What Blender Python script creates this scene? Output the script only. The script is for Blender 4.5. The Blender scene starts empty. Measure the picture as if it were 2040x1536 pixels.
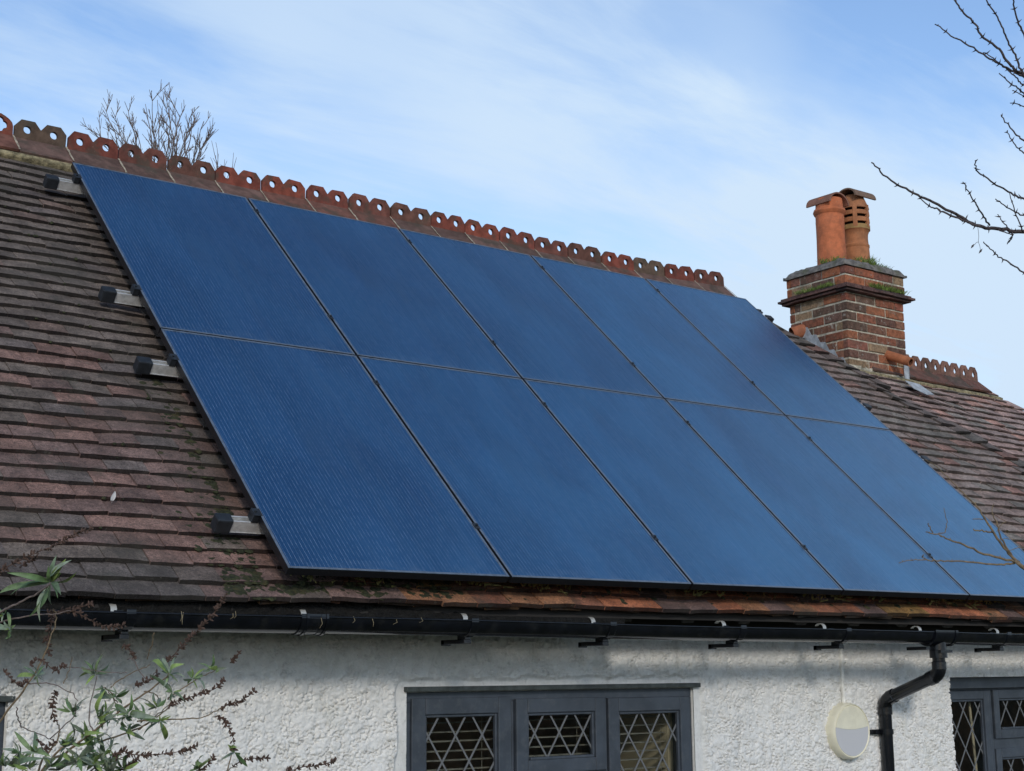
import bpy, math, random
import numpy as np
from mathutils import Vector, Matrix

random.seed(7)
rng = np.random.default_rng(11)
S = bpy.context.scene
COL = S.collection

# ------------------------------------------------------------------ camera
CAM = np.array([-2.7046, -5.0229, -0.408])
FPX, YAW, PITCH, ROLL = 2936.14, 0.64464, 0.19373, -0.00876
def cam_axes():
    f = np.array([math.sin(YAW)*math.cos(PITCH), math.cos(YAW)*math.cos(PITCH), math.sin(PITCH)])
    r = np.array([math.cos(YAW), -math.sin(YAW), 0.0]); u = np.cross(r, f)
    return r*math.cos(ROLL)+u*math.sin(ROLL), -r*math.sin(ROLL)+u*math.cos(ROLL), f
RGT, UPV, FWD = cam_axes()
cd = bpy.data.cameras.new('camera'); cam = bpy.data.objects.new('camera', cd); COL.objects.link(cam)
cam.matrix_world = Matrix([[RGT[0], UPV[0], -FWD[0], CAM[0]], [RGT[1], UPV[1], -FWD[1], CAM[1]],
                           [RGT[2], UPV[2], -FWD[2], CAM[2]], [0, 0, 0, 1]])
cd.sensor_width = 36; cd.lens = 36*FPX/2040; cd.clip_start = 0.05; cd.clip_end = 3000
S.camera = cam
# ------------------------------------------------------------------ world, sun, exposure
SUN_EL, SUN_AZ = math.radians(22), math.radians(210)     # azimuth clockwise from +Y
W = bpy.data.worlds.new('World'); S.world = W; W.use_nodes = True
S.view_settings.view_transform = 'Standard'; S.view_settings.look = 'None'
S.view_settings.exposure = 0.0; S.view_settings.gamma = 1.0

class NG:
    """small node-graph helper"""
    def __init__(s, tree): s.t = tree; s.n = tree.nodes; s.l = tree.links
    def add(s, kind, **kw):
        nd = s.n.new(kind)
        for k, v in kw.items(): setattr(nd, k, v)
        return nd
    def link(s, a, b): s.l.new(a, b)
    def put(s, sock, v):
        if isinstance(v, (int, float)): sock.default_value = v
        elif isinstance(v, (tuple, list)):
            sock.default_value = tuple(v) if len(v) != 3 or sock.type == 'VECTOR' else (*v, 1)
        else: s.l.new(v, sock)
    def math(s, op, a, b=0.0, c=0.0, clamp=False):
        nd = s.add('ShaderNodeMath', operation=op, use_clamp=clamp)
        for i, v in enumerate((a, b, c)): s.put(nd.inputs[i], v)
        return nd.outputs[0]
    def mix(s, f, a, b, mode='MIX'):
        nd = s.add('ShaderNodeMix', data_type='RGBA', blend_type=mode)
        s.put(nd.inputs[0], f); s.put(nd.inputs[6], a); s.put(nd.inputs[7], b)
        return nd.outputs[2]
    def noise(s, vec, scale, detail=4, rough=.55, dist=0.0, out=0):
        nd = s.add('ShaderNodeTexNoise'); s.put(nd.inputs['Scale'], scale); nd.inputs['Detail'].default_value = detail
        nd.inputs['Roughness'].default_value = rough; nd.inputs['Distortion'].default_value = dist
        if vec is not None: s.l.new(vec, nd.inputs['Vector'])
        return nd.outputs[out]
    def ramp(s, f, lo, hi, a=0.0, b=1.0, smooth=True):
        nd = s.add('ShaderNodeMapRange', interpolation_type='SMOOTHSTEP' if smooth else 'LINEAR')
        s.put(nd.inputs[0], f)
        for i, v in enumerate((lo, hi, a, b)): nd.inputs[i+1].default_value = v
        return nd.outputs[0]
    def vmap(s, vec, scale=(1, 1, 1), rot=(0, 0, 0), loc=(0, 0, 0)):
        nd = s.add('ShaderNodeMapping'); s.l.new(vec, nd.inputs[0])
        nd.inputs[1].default_value = loc; nd.inputs[2].default_value = rot; nd.inputs[3].default_value = scale
        return nd.outputs[0]
    def sep(s, vec):
        nd = s.add('ShaderNodeSeparateXYZ'); s.l.new(vec, nd.inputs[0]); return nd.outputs
    def comb(s, x, y, z):
        nd = s.add('ShaderNodeCombineXYZ')
        for i, v in enumerate((x, y, z)): s.put(nd.inputs[i], v)
        return nd.outputs[0]

SKYT = (1.22, 1.27, 1.36)
wg = NG(W.node_tree); W.node_tree.nodes.clear()
sky = wg.add('ShaderNodeTexSky', sky_type='NISHITA', sun_disc=False, sun_elevation=SUN_EL, sun_rotation=SUN_AZ)
sky.air_density = 1.0; sky.dust_density = 0.6; sky.ozone_density = 1.6; sky.altitude = 50
tc = wg.add('ShaderNodeTexCoord')
dx, dy, dz = wg.sep(tc.outputs['Generated'])
zz = wg.math('MAXIMUM', wg.math('ADD', dz, 0.18), 0.05)
pv = wg.comb(wg.math('DIVIDE', dx, zz), wg.math('DIVIDE', dy, zz), 0.0)
c1 = wg.noise(wg.vmap(pv, (0.95, 0.95, 1), (0, 0, .6), (2.3, .4, 0)), 1.0, 5, .5, .25)
c2 = wg.noise(wg.vmap(pv, (1.2, 4.2, 1), (0, 0, -.55), (.2, 4, 0)), 1.3, 8, .62, .35)
cl = wg.math('ADD', wg.math('MULTIPLY', c1, .60), wg.math('MULTIPLY', c2, .40))
cl = wg.ramp(cl, .41, .59, 0, .70)
# broad weather pattern: clear gaps and brighter veils in given directions of the sky
wob = wg.add('ShaderNodeVectorMath', operation='ADD'); wg.link(tc.outputs['Generated'], wob.inputs[0])
nz_ = wg.add('ShaderNodeTexNoise'); nz_.inputs['Scale'].default_value = 6; nz_.inputs['Detail'].default_value = 4; wg.link(tc.outputs['Generated'], nz_.inputs['Vector'])
sc_ = wg.add('ShaderNodeVectorMath', operation='MULTIPLY_ADD'); wg.link(nz_.outputs['Color'], sc_.inputs[0]); sc_.inputs[1].default_value = (.16,)*3; sc_.inputs[2].default_value = (-.08,)*3
wg.link(sc_.outputs[0], wob.inputs[1])
for d_, rad_, amt in (((.247, .841, .481), .22, -.42), ((.745, .541, .390), .15, -.50), ((.512, .723, .463), .11, .10), ((.60, .69, .40), .16, .22), ((.36, .84, .40), .13, .12), ((.76, .57, .24), .30, .48), ((.70, .62, .36), .12, .16), ((.80, .15, .58), .58, .50)):  # last veil, out of view, added to brighten the right panels
    L_ = math.sqrt(sum(v*v for v in d_)); dn = wg.add('ShaderNodeVectorMath', operation='DISTANCE'); wg.link(wob.outputs[0], dn.inputs[0]); dn.inputs[1].default_value = tuple(v/L_ for v in d_)
    cl = wg.math('ADD', cl, wg.ramp(dn.outputs['Value'], 0, rad_, amt, 0))
hor = wg.ramp(dz, .0, .46, .52, .0)
cl = wg.math('ADD', wg.math('ADD', cl, hor), wg.ramp(dz, .5, .85, 0, -.5), clamp=True)
skyc = wg.mix(1.0, sky.outputs[0], SKYT, 'MULTIPLY')
zd = wg.ramp(dz, .48, .95, 1, .46); skyc = wg.mix(1.0, skyc, wg.comb(zd, zd, zd), 'MULTIPLY')
cloudc = (4.25, 5.3, 6.5)
body = wg.mix(cl, skyc, cloudc)
bg = wg.add('ShaderNodeBackground'); wg.link(body, bg.inputs[0]); bg.inputs[1].default_value = 0.15
wo = wg.add('ShaderNodeOutputWorld'); wg.link(bg.outputs[0], wo.inputs[0])

sl_ = bpy.data.lights.new('sun', 'SUN'); sun = bpy.data.objects.new('sun', sl_); COL.objects.link(sun)
sl_.energy = 1.28; sl_.angle = math.radians(8); sl_.color = (1.0, .93, .84)
sd = Vector((math.sin(SUN_AZ)*math.cos(SUN_EL), math.cos(SUN_AZ)*math.cos(SUN_EL), math.sin(SUN_EL)))
sun.rotation_euler = (-sd).to_track_quat('-Z', 'Y').to_euler(); sun.location = (-4, -12, 8)

# ------------------------------------------------------------------ frames of reference
TH = 0.7451                                              # roof pitch
NRM = np.array([0, -math.sin(TH), math.cos(TH)]); SLP = np.array([0, math.cos(TH), math.sin(TH)])
TILE_H = -0.13                                           # tile tails lie this far under the panel glass
def RP(x, s, h=0.0): return np.array([x, 0, 0.]) + s*SLP + (TILE_H+h)*NRM
def ray(px, py):
    return RGT*((px-1020)/FPX) - UPV*((py-768)/FPX) + FWD
def at(px, py, depth): return CAM + ray(px, py)*depth    # point at a given distance along the view axis

# ------------------------------------------------------------------ mesh helper
class MB:
    def __init__(s): s.v = []; s.f = []; s.c = []; s.m = []; s.cur = (1, 1, 1); s.mi = 0
    def add(s, vs, fs, col=None, mi=None):
        b = len(s.v); s.v += [tuple(map(float, p)) for p in vs]
        for f in fs: s.f.append(tuple(b+i for i in f)); s.c.append(col or s.cur); s.m.append(s.mi if mi is None else mi)
    def box(s, lo, hi, col=None, M=None):
        x0, y0, z0 = lo; x1, y1, z1 = hi
        vs = [(x0, y0, z0), (x1, y0, z0), (x1, y1, z0), (x0, y1, z0), (x0, y0, z1), (x1, y0, z1), (x1, y1, z1), (x0, y1, z1)]
        if M is not None: vs = [tuple(M @ Vector(v)) for v in vs]
        s.add(vs, [(3, 2, 1, 0), (4, 5, 6, 7), (0, 1, 5, 4), (1, 2, 6, 5), (2, 3, 7, 6), (3, 0, 4, 7)], col)
    def bar(s, a, b, w, h, up=(0, 0, 1), col=None):
        a = Vector(a); b = Vector(b); d = (b-a).normalized(); u = Vector(up); r = d.cross(u).normalized(); u = r.cross(d)
        vs = [a+r*i*w/2+u*j*h/2 for i, j in ((-1, -1), (1, -1), (1, 1), (-1, 1))] + [b+r*i*w/2+u*j*h/2 for i, j in ((-1, -1), (1, -1), (1, 1), (-1, 1))]
        s.add(vs, [(0, 1, 2, 3), (7, 6, 5, 4), (0, 4, 5, 1), (1, 5, 6, 2), (2, 6, 7, 3), (3, 7, 4, 0)], col)
    def tube(s, pts, rad, n=8, col=None, caps=True):
        pts = [Vector(p) for p in pts]; k = len(pts)
        rad = [rad]*k if isinstance(rad, (int, float)) else rad
        t0 = (pts[1]-pts[0]).normalized(); ref = Vector((0, 0, 1)) if abs(t0.z) < .9 else Vector((1, 0, 0))
        r = t0.cross(ref).normalized(); vs = []
        for i in range(k):
            t = (pts[min(i+1, k-1)]-pts[max(i-1, 0)])
            t = t.normalized() if t.length > 1e-9 else t0
            r = (r - t*r.dot(t)); r = r.normalized() if r.length > 1e-6 else t.orthogonal().normalized()
            q = t.cross(r)
            vs += [pts[i]+(r*math.cos(2*math.pi*j/n)+q*math.sin(2*math.pi*j/n))*rad[i] for j in range(n)]
        fs = [(i*n+j, i*n+(j+1) % n, (i+1)*n+(j+1) % n, (i+1)*n+j) for i in range(k-1) for j in range(n)]
        if caps: fs += [tuple(range(n-1, -1, -1)), tuple((k-1)*n+j for j in range(n))]
        s.add(vs, fs, col)
    def lathe(s, prof, c, n=32, col=None, M=None):
        """prof: [(r,z)...] round the z axis at c"""
        vs = []
        for r, z in prof:
            for j in range(n):
                a = 2*math.pi*j/n; p = Vector((r*math.cos(a), r*math.sin(a), z))
                if M is not None: p = M @ p
                vs.append((c[0]+p.x, c[1]+p.y, c[2]+p.z))
        k = len(prof)
        s.add(vs, [(i*n+j, i*n+(j+1) % n, (i+1)*n+(j+1) % n, (i+1)*n+j) for i in range(k-1) for j in range(n)], col)
    def prism(s, poly, fn, d0, d1, col=None):
        """poly of 2D points extruded; fn(u,v,d)->point"""
        n = len(poly)
        vs = [fn(u, v, d0) for u, v in poly]+[fn(u, v, d1) for u, v in poly]
        s.add(vs, [tuple(range(n-1, -1, -1)), tuple(range(n, 2*n))]+[(i, (i+1) % n, n+(i+1) % n, n+i) for i in range(n)], col)
    def build(s, name, mats, parent=None, smooth=False, loc=None, bevel=0, autos=None):
        me = bpy.data.meshes.new(name)
        vs = s.v
        if loc is not None: vs = [(a-loc[0], b-loc[1], c-loc[2]) for a, b, c in s.v]
        me.from_pydata(vs, [], s.f); me.validate()
        mats = mats if isinstance(mats, (list, tuple)) else [mats]
        for m in mats: me.materials.append(m)
        if len(me.polygons) == len(s.f):
            me.polygons.foreach_set('material_index', s.m)
            if any(c != (1, 1, 1) for c in s.c):
                at_ = me.attributes.new('tint', 'FLOAT_COLOR', 'FACE')
                at_.data.foreach_set('color', np.array([(*c, 1.0) for c in s.c], dtype=np.float32).ravel())
        if smooth or autos: me.polygons.foreach_set('use_smooth', [True]*len(me.polygons))
        if autos: me.set_sharp_from_angle(angle=math.radians(autos))
        o = bpy.data.objects.new(name, me); COL.objects.link(o)
        if loc is not None: o.location = loc
        if parent is not None:
            o.parent = parent
        if bevel:
            b = o.modifiers.new('bevel', 'BEVEL'); b.width = bevel; b.segments = 2; b.limit_method = 'ANGLE'; b.angle_limit = math.radians(40)
        return o
def tag(o, label=None, cat=None, group=None, kind=None):
    for k, v in (('label', label), ('category', cat), ('group', group), ('kind', kind)):
        if v: o[k] = v
    return o
def empty(name, loc=(0, 0, 0), parent=None):
    o = bpy.data.objects.new(name, None); COL.objects.link(o); o.location = loc; o.empty_display_size = .2
    if parent is not None: o.parent = parent
    return o

# ------------------------------------------------------------------ materials
def mat(name, base=(.5, .5, .5), rough=.6, metal=0.0, spec=.5, fn=None):
    m = bpy.data.materials.new(name); m.use_nodes = True; g = NG(m.node_tree); m.node_tree.nodes.clear()
    p = g.add('ShaderNodeBsdfPrincipled'); o = g.add('ShaderNodeOutputMaterial'); g.link(p.outputs[0], o.inputs[0])
    g.put(p.inputs['Base Color'], base); p.inputs['Roughness'].default_value = rough
    p.inputs['Metallic'].default_value = metal; p.inputs['Specular IOR Level'].default_value = spec
    if fn: fn(g, p)
    return m
def obj_co(g): return g.add('ShaderNodeTexCoord').outputs['Object']
def geo_co(g): return g.add('ShaderNodeNewGeometry').outputs['Position']
def tint(g):
    return g.add('ShaderNodeAttribute', attribute_name='tint', attribute_type='GEOMETRY').outputs['Color']
def bump(g, p, h, strength=.5, dist=.01):
    b = g.add('ShaderNodeBump'); g.link(h, b.inputs['Height']); b.inputs['Strength'].default_value = strength
    b.inputs['Distance'].default_value = dist; g.link(b.outputs[0], p.inputs['Normal'])
def speckled(var=.35, scale=30, bscale=120, bs=.35, bd=.004, grime=None):
    """mottled weathered finish over a base colour"""
    def fn(g, p):
        co = geo_co(g); base = tuple(p.inputs['Base Color'].default_value)[:3]
        n = g.noise(co, scale, 6, .65)
        f = g.ramp(n, .3, .7, 1-var, 1+var)
        c = g.mix(1.0, base, g.comb(f, f, f), 'MULTIPLY')
        if grime:
            c = g.mix(g.ramp(g.noise(co, grime[1], 5, .6), .5, .68, 0, grime[2]), c, grime[0])
        g.put(p.inputs['Base Color'], c); bump(g, p, g.noise(co, bscale, 4), bs, bd)
    return fn

def tile_fn(g, p):
    co = geo_co(g); t = tint(g)
    n1 = g.noise(co, 9, 5, .6); n2 = g.noise(g.vmap(co, (1, 1, 1)), 55, 5, .7, 1.2); n3 = g.noise(co, 190, 3, .6)
    f = g.math('MULTIPLY', g.ramp(n1, .3, .72, .66, 1.32), g.ramp(n2, .3, .7, .6, 1.36))
    c = g.mix(1.0, t, g.comb(f, f, f), 'MULTIPLY')
    # scratchy iron-dark creases across the clay
    v = g.add('ShaderNodeTexNoise'); v.inputs['Scale'].default_value = 46; v.inputs['Detail'].default_value = 3; v.inputs['Distortion'].default_value = 2.2
    g.link(co, v.inputs['Vector'])
    cr = g.math('ABSOLUTE', g.math('SUBTRACT', v.outputs[0], .5))
    c = g.mix(g.ramp(cr, .0, .05, .75, 0), c, (.045, .038, .042))
    # lichen and dirt
    c = g.mix(g.ramp(g.noise(co, 24, 6, .7), .6, .72, 0, .55), c, (.17, .165, .135))
    c = g.mix(g.ramp(g.noise(co, 5.5, 5, .65), .56, .72, 0, .55), c, (.055, .055, .045))
    c = g.mix(g.ramp(g.noise(co, 1.7, 4, .6), .48, .68, 0, .38), c, (.075, .072, .062))
    c = g.mix(g.ramp(g.noise(co, 85, 3, .6), .70, .76, 0, .6), c, (.30, .29, .24))
    g.put(p.inputs['Base Color'], c)
    h = g.math('ADD', g.math('MULTIPLY', n2, .8), g.math('MULTIPLY', n3, .35))
    bump(g, p, h, .55, .006)
M_TILE = mat('weathered_clay_tile', rough=.88, spec=.25, fn=tile_fn)

def clay_fn(dirt=.75, lo=.62, hi=1.3):
    def fn(g, p):
        co = geo_co(g); t = tint(g)
        n = g.noise(co, 14, 6, .65); f = g.ramp(n, .3, .72, lo, hi)
        c = g.mix(1.0, t, g.comb(f, f, f), 'MULTIPLY')
        c = g.mix(g.ramp(g.noise(co, 6.5, 6, .7), .48, .64, 0, dirt), c, (.075, .066, .05))
        c = g.mix(g.ramp(g.noise(co, 70, 3, .6), .66, .74, 0, .5), c, (.3, .27, .2))
        g.put(p.inputs['Base Color'], c); bump(g, p, g.noise(co, 110, 5, .7), .45, .004)
    return fn
M_RIDGE = mat('red_ridge_clay', rough=.85, spec=.25, fn=clay_fn(.72))
M_POT = mat('chimney_pot_clay', rough=.75, spec=.3, fn=clay_fn(.22, .78, 1.2))
def brick_fn(g, p):
    co = geo_co(g); t = tint(g)
    f = g.ramp(g.noise(co, 34, 6, .7), .28, .72, .55, 1.4)
    c = g.mix(1.0, t, g.comb(f, f, f), 'MULTIPLY')
    c = g.mix(g.ramp(g.noise(co, 7, 6, .72), .5, .66, 0, .6), c, (.10, .085, .06))
    c = g.mix(g.ramp(g.noise(co, 19, 8, .82), .565, .64, 0, .8), c, (.44, .41, .35))
    g.put(p.inputs['Base Color'], c); bump(g, p, g.noise(co, 90, 6, .75), .8, .008)
M_BRICK = mat('old_brick', rough=.9, spec=.2, fn=brick_fn)
M_MORTAR = mat('lime_mortar', (.50, .45, .35), .95, fn=speckled(.4, 40, 120, .8, .006, ((.12, .11, .08), 7, .6)))
M_FLAUNCH = mat('flaunching', (.17, .155, .14), .95, fn=speckled(.45, 22, 90, .8, .01, ((.08, .09, .04), 9, .7)))
M_LEAD = mat('lead_sheet', (.40, .42, .44), .5, .1, fn=speckled(.3, 18, 40, .5, .01))
M_BED = mat('ridge_bedding_mortar', (.27, .225, .13), .95, fn=speckled(.55, 26, 60, .9, .012, ((.075, .062, .035), 16, .85)))
M_JOINT = mat('pale_joint_mortar', (.38, .32, .24), .95, fn=speckled(.5, 40))
M_DECK = mat('roof_deck', (.03, .027, .025), .9)
M_RAFTER = mat('rafter_timber', (.075, .07, .07), .8, fn=speckled(.3, 20))
def frame_fn(g, p):
    co = obj_co(g); x, y, z = g.sep(co)
    top = g.ramp(z, -.004, -.0005)                     # upper lip only: dust, with sky reflection painted in as pale blue
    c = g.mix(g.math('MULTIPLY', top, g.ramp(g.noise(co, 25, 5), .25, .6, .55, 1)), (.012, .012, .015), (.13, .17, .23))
    g.put(p.inputs['Base Color'], c)
M_FRAME = mat('panel_frame_black', (.012, .012, .015), .34, .0, fn=frame_fn)
M_ALU = mat('rail_aluminium', (.80, .80, .79), .36, .45, fn=speckled(.18, 30, 200, .1, .001))
M_CAPBLK = mat('black_rubber', (.02, .024, .03), .5, fn=speckled(.3, 30, 200, .2, .001))
M_GUTTER = mat('black_pvc', (.005, .006, .009), .17, fn=speckled(.4, 12, 60, .15, .002, ((.04, .04, .036), 16, .22)))
M_STRAP = mat('galvanised_strap', (.55, .55, .52), .5, .4)
M_STRAW = mat('dry_straw', (.42, .34, .2), .9)

def glass_panel_fn(g, p):
    co = obj_co(g); x, y, z = g.sep(co)
    oi = g.add('ShaderNodeObjectInfo')
    def band(v, pitch, w, off=0.0):      # 1 inside thin lines at every pitch
        q = g.math('ABSOLUTE', g.math('SUBTRACT', g.math('FRACT', g.math('DIVIDE', g.math('ADD', v, off), pitch)), .5))
        return g.math('GREATER_THAN', q, .5-.5*w/pitch)
    bus = band(x, .0185, .0016)
    gapy = band(y, .0835, .0022, .02); gapx = band(x, .1665, .0022, .004)
    n = g.noise(g.vmap(co, (1, .25, 1)), 3.2, 4, .6)
    n2 = g.noise(g.vmap(co, (9, .8, 1)), 2.2, 5, .65)
    cell = g.mix(g.ramp(n, .3, .7), (.004, .020, .075), (.010, .038, .12))
    cell = g.mix(g.ramp(n2, .5, .75, 0, .35), cell, (.035, .05, .085))
    sp = g.noise(co, 60, 3, .7)
    bus = g.math('MULTIPLY', bus, g.ramp(g.noise(co, 30, 2), .35, .65, .25, 1))
    bus = g.math('MULTIPLY', bus, g.math('SUBTRACT', 1.0, gapy))
    c = g.mix(g.math('MULTIPLY', bus, .55), cell, (.42, .55, .78))
    dot = g.math('MULTIPLY', gapy, band(x, .0185, .004))
    c = g.mix(g.math('MULTIPLY', g.math('MAXIMUM', g.math('MULTIPLY', gapx, .5), g.math('MULTIPLY', gapy, .5)), .8), c, (.008, .018, .05))
    c = g.mix(g.math('MULTIPLY', dot, .55), c, (.22, .3, .42))
    c = g.mix(g.ramp(sp, .70, .8, 0, .10), c, (.2, .22, .24))
    # dried dust near the foot of each module
    c = g.mix(g.math('MULTIPLY', g.ramp(y, .0, .09, .22, 0), g.ramp(g.noise(co, 14, 5), .4, .7)), c, (.19, .22, .25))
    g.put(p.inputs['Base Color'], c)
    g.put(p.inputs['Roughness'], g.ramp(n2, .35, .7, .24, .32))
    p.inputs['IOR'].default_value = 1.3
    # blue anti-reflection coating on prismatic glass: broad bluish sheen growing towards grazing view
    gl = g.add('ShaderNodeBsdfGlossy'); gl.inputs['Color'].default_value = (.27, .66, .98, 1); gl.inputs['Roughness'].default_value = .42
    fr = g.add('ShaderNodeFresnel'); fr.inputs[0].default_value = 4.3
    mx = g.add('ShaderNodeMixShader'); rnd = oi.outputs['Random']; off = g.comb(g.math('MULTIPLY', rnd, 37.0), g.math('MULTIPLY', rnd, 91.0), 0.0)
    va = g.add('ShaderNodeVectorMath', operation='ADD'); g.link(co, va.inputs[0]); g.link(off, va.inputs[1])
    bl = g.noise(g.vmap(va.outputs[0], (1, .6, 1)), 1.5, 5, .6, .6); st = g.noise(g.vmap(va.outputs[0], (7, .5, 1)), 2.0, 5, .65)
    k_ = g.math('MULTIPLY', g.ramp(bl, .3, .7, .70, 1.10), g.ramp(st, .3, .7, .94, 1.04))
    k_ = g.math('MULTIPLY', k_, g.math('SUBTRACT', 1.0, g.math('MULTIPLY', bus, .32)))
    k_ = g.math('MULTIPLY', k_, g.math('ADD', .86, g.math('MULTIPLY', rnd, .12)))
    g.link(g.math('MULTIPLY', fr.outputs[0], k_), mx.inputs[0]); g.link(p.outputs[0], mx.inputs[1]); g.link(gl.outputs[0], mx.inputs[2])
    g.link(mx.outputs[0], [n for n in g.n if n.bl_idname == 'ShaderNodeOutputMaterial'][0].inputs[0])
M_CELL = mat('solar_cells_under_glass', rough=.14, fn=glass_panel_fn)

def render_fn(g, p):
    co = geo_co(g); x, y, z = g.sep(co)
    n = g.noise(co, 26, 6, .7)
    c = g.mix(g.ramp(n, .3, .7), (.73, .725, .705), (.85, .845, .82))
    c = g.mix(g.ramp(g.noise(g.vmap(co, (1, 1, .55)), 5, 6, .7), .52, .74, 0, .42), c, (.50, .50, .44))
    c = g.mix(g.ramp(g.noise(co, 60, 5, .75), .62, .72, 0, .6), c, (.27, .28, .24))
    c = g.mix(g.ramp(g.noise(co, 17, 7, .75), .56, .70, 0, .45), c, (.25, .26, .24))
    g.put(p.inputs['Base Color'], c); bump(g, p, g.noise(co, 170, 4, .6), .35, .003)
M_RENDER = mat('white_roughcast', rough=.92, spec=.2, fn=render_fn)
M_PLASTER = mat('smooth_white_plaster', (.66, .66, .60), .9, fn=speckled(.12, 20, 60, .4, .003, ((.42, .44, .36), 12, .5)))
M_GREY = mat('slate_grey_paint', (.052, .063, .080), .42, fn=speckled(.22, 7, 220, .10, .0015, ((.10, .11, .12), 30, .35)))
M_GREYD = mat('weathered_grey_paint', (.05, .06, .058), .6, fn=speckled(.4, 30, 120, .2, .002))
M_CAME = mat('lead_came', (.155, .16, .165), .55, .1)
M_BLIND = mat('blind_slat', (.36, .33, .29), .6)
M_ROOM = mat('room_wall_brown', (.34, .215, .15), .9, fn=speckled(.6, 3.5, 30, .2, .002))
M_ROOMPALE = mat('room_wall_cream', (.66, .55, .40), .8)
M_CREAM = mat('cream_plastic', (.84, .80, .63), .45, fn=speckled(.06, 12, 200, .05, .001, ((.5, .45, .3), 9, .2)))
M_LENS = mat('opal_diffuser', (.60, .60, .62), .22)
M_WIRE = mat('white_conduit', (.84, .83, .78), .55, fn=speckled(.2, 20, 60, .1, .001))
M_FEATHER = mat('feather_white', (.85, .85, .86), .8)
M_MOSS = mat('moss', (.030, .034, .013), .95, fn=speckled(.7, 60, 180, .9, .006, ((.075, .060, .022), 20, .7)))
M_GRASS = mat('roof_grass', (.13, .19, .035), .8, fn=speckled(.5, 40))
M_LITTER = mat('dead_leaf_litter', (.17, .16, .06), .9, fn=speckled(.6, 50))
M_BARK = mat('grey_brown_bark', (.17, .13, .115), .85, fn=speckled(.4, 60, 160, .4, .003))
M_THORN = mat('thorny_bark', (.060, .045, .045), .7, fn=speckled(.4, 80))
M_TWIG = mat('tan_twig_bark', (.20, .145, .085), .8, fn=speckled(.4, 80))
M_SEED = mat('dry_seed_brown', (.088, .052, .038), .9, fn=speckled(.5, 120))
def leaf_fn(g, p):
    c = g.mix(1.0, tint(g), g.comb(*[g.ramp(g.noise(geo_co(g), 60, 4), .3, .7, .75, 1.25)]*3), 'MULTIPLY')
    g.put(p.inputs['Base Color'], c)
    p.inputs['Subsurface Weight'].default_value = 0.0
M_LEAF = mat('buddleia_leaf', rough=.55, fn=leaf_fn)
def pane_mat():
    m = bpy.data.materials.new('window_glass'); m.use_nodes = True; g = NG(m.node_tree); m.node_tree.nodes.clear()
    t = g.add('ShaderNodeBsdfTransparent'); t.inputs[0].default_value = (.86, .88, .86, 1)
    gl = g.add('ShaderNodeBsdfGlossy'); gl.inputs['Roughness'].default_value = .03
    fr = g.add('ShaderNodeFresnel'); fr.inputs[0].default_value = 1.5
    b = g.add('ShaderNodeBump'); b.inputs['Strength'].default_value = .04; b.inputs['Distance'].default_value = .01
    g.link(g.noise(geo_co(g), 6, 3), b.inputs['Height']); g.link(b.outputs[0], gl.inputs['Normal'])
    mx = g.add('ShaderNodeMixShader'); g.link(g.math('MULTIPLY', fr.outputs[0], g.math('SUBTRACT', 1.0, g.add('ShaderNodeNewGeometry').outputs['Backfacing'])), mx.inputs[0]); g.link(t.outputs[0], mx.inputs[1]); g.link(gl.outputs[0], mx.inputs[2])
    o = g.add('ShaderNodeOutputMaterial'); g.link(mx.outputs[0], o.inputs[0]); return m
M_GLASS = pane_mat()
def ground_fn(g, p):
    co = geo_co(g)
    c = g.mix(g.noise(co, 1.5, 6, .7), (.045, .06, .02), (.10, .09, .045)); g.put(p.inputs['Base Color'], c)
    bump(g, p, g.noise(co, 20, 6, .7), 1.0, .05)
M_GROUND = mat('garden_ground', rough=.95, fn=ground_fn)

# ------------------------------------------------------------------ ground
GZ = -2.15
m = MB(); m.add([(-900, -900, GZ), (900, -900, GZ), (900, 900, GZ), (-900, 900, GZ)], [(0, 1, 2, 3)])
tag(m.build('ground', M_GROUND), kind='structure')

# ------------------------------------------------------------------ cottage
cottage = tag(empty('cottage', (2.5, 2.8, GZ)), 'white roughcast cottage under an old clay tiled roof with a brick chimney', 'house')
CL = np.array([2.5, 2.8, GZ])
def part(mb, name, mats, parent=cottage, **k):
    """build in world coordinates, then hang under the parent"""
    o = mb.build(name, mats, **k)
    if parent is not None:
        o.parent = parent; o.matrix_parent_inverse = Matrix.Translation(-world_loc(parent))
    return o
def world_loc(o):
    v = Vector((0, 0, 0)); q = o
    while q is not None:
        v = v + Vector(q.location)
        if q.parent is not None: v = v + q.matrix_parent_inverse.translation
        q = q.parent
    return v
def part_empty(name, loc, parent):
    o = bpy.data.objects.new(name, None); COL.objects.link(o); o.location = loc; o.empty_display_size = .1
    o.parent = parent; o.matrix_parent_inverse = Matrix.Translation(-world_loc(parent)); return o

# ---- wall: roughcast relief built as real geometry
WY = 0.48
WIN = [(.842, 2.552, -1.55, -.478), (4.60, 6.55, -1.60, -.445), (-2.35, -.885, -1.60, -.49)]   # x0,x1,z0,z1
def cellnoise(x, z, sc, seed):
    r = np.random.default_rng(seed); N = 256; ox = r.random((N, N)); oz = r.random((N, N)); hh = r.random((N, N))
    X = x*sc; Z = z*sc; ix = np.floor(X).astype(int); iz = np.floor(Z).astype(int)
    d1 = np.full(x.shape, 9.); d2 = np.full(x.shape, 9.); hv = np.zeros(x.shape)
    for a in (-1, 0, 1):
        for b in (-1, 0, 1):
            cx = ix+a; cz = iz+b; k = (cx % N, cz % N)
            d = np.hypot(cx+ox[k]-X, cz+oz[k]-Z); c = d < d1
            d2 = np.where(c, d1, np.minimum(d2, d)); hv = np.where(c, hh[k], hv); d1 = np.where(c, d, d1)
    return d1, d2, hv
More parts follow.
